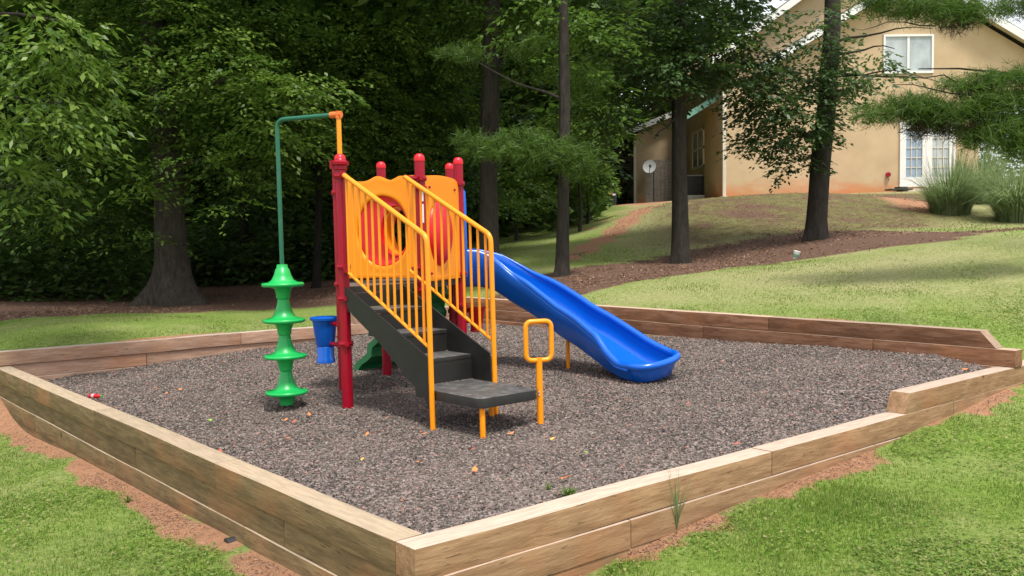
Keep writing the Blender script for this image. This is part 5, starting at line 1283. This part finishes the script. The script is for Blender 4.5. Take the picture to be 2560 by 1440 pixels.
spec = [(452, 975, 0, 1.3, 'large orange fallen leaf nearest right of the pair left of the green climber'), (392, 972, 1, .9, 'red leaf on the mulch just right of the red bottle'), (415, 985, 0, .9, 'orange leaf between the red leaf and the large orange leaf left of the green climber'),
 (527, 916, 3, .8, 'green leaf on the mulch left of the middle of the green climber'), (525, 1052, 3, 1, 'green leaf alone on the mulch below left of the green climber'), (735, 1055, 1, .9, 'red leaf just below the lowest green disc'), (712, 1052, 0, 1.1, 'orange leaf leftmost of the pair below the lowest green disc'),
 (773, 1038, 0, 1.0, 'orange leaf between the lowest green disc and the red front post'), (800, 1095, 3, 1, 'green leaf on the mulch below the red front post, left of it'), (718, 1097, 0, .9, 'small orange leaf straight below the green climber'), (916, 1088, 0, 1.1, 'orange leaf below and right of the foot of the red front post'),
 (1060, 1086, 0, 1, 'orange leaf at the foot of the left yellow stair pole'), (1185, 1123, 1, 1, 'red leaf just below the yellow leg under the landing'), (1050, 1156, 0, 1.3, 'orange leaf on open mulch below the left yellow stair pole'), (1187, 1177, 0, 1.2, 'orange leaf straight below the yellow leg, nearer the tan wall'),
 (1276, 1086, 0, 1.2, 'orange leaf between the landing leg and the grab loop post'), (1412, 1197, 0, 1.4, 'orange yellow leaf near the weed by the tan wall'), (1383, 1098, 2, 1, 'yellow leaf at the foot of the grab loop post'), (1460, 1133, 3, 1.3, 'bright green narrow leaf on open mulch right of the grab loop'),
 (1340, 955, 1, .9, 'red leaf behind the right corner of the landing'), (1255, 868, 1, .9, 'red leaf on the mulch right of the stairs'), (975, 962, 0, 1, 'orange leaf just right of the shaded back red post'), (970, 1045, 0, .9, 'orange leaf in the shade under the stairs'), (880, 1022, 2, .8, 'yellow leaf touching the foot of the red front post'),
 (820, 968, 1, .8, 'red leaf left of the red front post'), (630, 1172, 0, 1, 'orange leaf against the left wall halfway along'), (550, 1130, 1, .9, 'dark red leaf close to the left wall'), (1000, 1010, 1, .8, 'red leaf under the shaded stair stringer'), (1845, 1110, 1, 1, 'red leaf near the right front wall'),
 (1660, 1070, 1, .8, 'small red leaf on open mulch below the slide end'), (2412, 925, 0, .9, 'orange leaf in the far right corner of the mulch'), (1960, 845, 2, .8, 'yellow leaf near the far right wall'), (1720, 1010, 1, .7, 'small red leaf right of the slide foot'), (2050, 990, 1, .7, 'small red leaf on the open mulch at the right'),
 (1300, 1120, 4, .9, 'brown leaf below the shadow of the landing'), (1545, 1084, 4, 1, 'brown leaf right of the grab loop post'), (905, 1150, 2, .8, 'yellow leaf on open mulch left of the stair poles'), (870, 930, 3, .9, 'green leaf beside the pair of red posts'), (560, 905, 0, .8, 'orange leaf near the left back wall')]
for px, py, k, s, lab in spec:
    dcur = at(px, py, 1.0) - Vector((0, 0, CAMZ)); t = (CAMZ - .05) / -dcur.z
    for _ in range(6):
        p = Vector((0, 0, CAMZ)) + dcur * t; t = (CAMZ - float(mulch_z(p.x, p.y)) - .02) / -dcur.z
    p = Vector((0, 0, CAMZ)) + dcur * t
    o = bpy.data.objects.new('fallen_leaf', protos[k]); C.objects.link(o); o.location = (p.x, p.y, float(mulch_z(p.x, p.y)) + .028)
    o.rotation_euler = (random.uniform(-.35, .35), random.uniform(-.35, .35), random.uniform(0, 6.3)); o.scale = (.044 * s,) * 3
    tag(o, lab, 'leaf', 'leaves scattered on the mulch')
# bottle by the left wall
p = at(238, 997, 1) - Vector((0, 0, CAMZ)); t_ = (CAMZ + .03) / -p.z; p = Vector((0, 0, CAMZ)) + p * t_
t = empty('plastic_bottle', (p.x, p.y, mulch_z(p.x, p.y) + .055), 'red plastic bottle with a green cap lying by the left wall', 'bottle', rot=(0, R(90), R(-12))); t.scale = (.62,) * 3
bm = bmesh.new(); lathe(bm, [(.024, -.09), (.031, -.085), (.032, .02), (.03, .04), (.016, .075), (.013, .095)], (0, 0, 0), 18); fin('body', bm, M_redpl, t)
bm = bmesh.new(); lathe(bm, [(.015, .092), (.016, .095), (.016, .112), (.014, .114)], (0, 0, 0), 14); fin('cap', bm, M_grn, t)
bm = bmesh.new(); lathe(bm, [(.0325, -.045), (.033, -.043), (.033, -.008), (.0325, -.006)], (0, 0, 0), 18); fin('label', bm, plastic('label_pink', (.75, .45, .5), .5), t)
# litter on the straw bed
b = gp(1987, 13.9); b = at(1987, 640, 14.2); b.z = gz1(b.x, b.y)
t = empty('paper_cup', b, 'pale crumpled cup standing in the pine straw', 'cup', rot=(R(8), R(14), 0))
bm = bmesh.new(); lathe(bm, [(.038, 0), (.042, .005), (.055, .13), (.05, .125), (.036, .01)], (0, 0, 0), 14); fin('cup', bm, M_white, t); bm = bmesh.new(); lathe(bm, [(.0455, .03), (.0475, .032), (.0535, .09), (.052, .092)], (0, 0, 0), 14); fin('band', bm, plastic('band_green', (.3, .5, .35), .5), t)
# drain pipe under the left wall
p = pit(-.03, 1.72); t = empty('drain_pipe', (p.x, p.y, -.31), 'black drain pipe end sticking out under the left wall', 'pipe')
bm = bmesh.new(); q = Vector((-e1.x, -e1.y, 0)); o_, i_ = .034, .027
tube(bm, [q * -.12, q * .012], o_, 18); fin('pipe', bm, M_black, t); 
bm = bmesh.new(); tube(bm, [q * .0125, q * .014], i_, 18); fin('opening', bm, M_shadowgap, t)  # flat dark disc, the shade inside the pipe put into its colour
# weeds
def weed(px, py, h_, n, lab, wd=.008, spread=.5, onz=None, name='weed', L_=None):
    d0 = at(px, py, 1) - Vector((0, 0, CAMZ)); z0 = onz if onz is not None else .0; t_ = (CAMZ - z0) / -d0.z; b = Vector((0, 0, CAMZ)) + d0 * t_
    a = rng.uniform(0, 2 * np.pi, n); L = h_ * rng.uniform(.5, 1.1, n); s = rng.uniform(.1, 1, n) * spread; V = []
    side = np.c_[-np.sin(a), np.cos(a), np.zeros(n)]
    def P(f): return np.c_[np.cos(a) * s * L * f ** 1.4, np.sin(a) * s * L * f ** 1.4, L * (f - .35 * s * f * f)]
    for k in range(4):
        f0, f1 = k / 4, (k + 1) / 4; w0, w1 = wd * (1 - f0 ** 2), wd * (1 - f1 ** 2 * .95); V.append(np.stack([P(f0) - side * w0 / 2, P(f0) + side * w0 / 2, P(f1) + side * w1 / 2, P(f1) - side * w1 / 2], 1).reshape(-1, 3))
    o = mesh_np(name, np.concatenate(V), 4, L_ or L_fore); o.location = b; tag(o, lab, 'weed'); return o
weed(1420, 1248, .07, 60, 'low green weed growing in the mulch near the tan wall', .012, 1.3, .05)
weed(1692, 1322, .36, 26, 'thin tall grass sprig growing up against the tan wall', .006, .45, -.17, L_=L_orn)
weed(1372, 1228, .05, 16, 'tiny weed seedling beside the low green weed', .010, 1.2, .05)
weed(795, 1437, .07, 24, 'small bright weed at the foot of the left wall', .014, 1.2, -.33)
weed(320, 1258, .06, 20, 'small weed on the bare clay left of the pit', .012, 1.2, -.34)
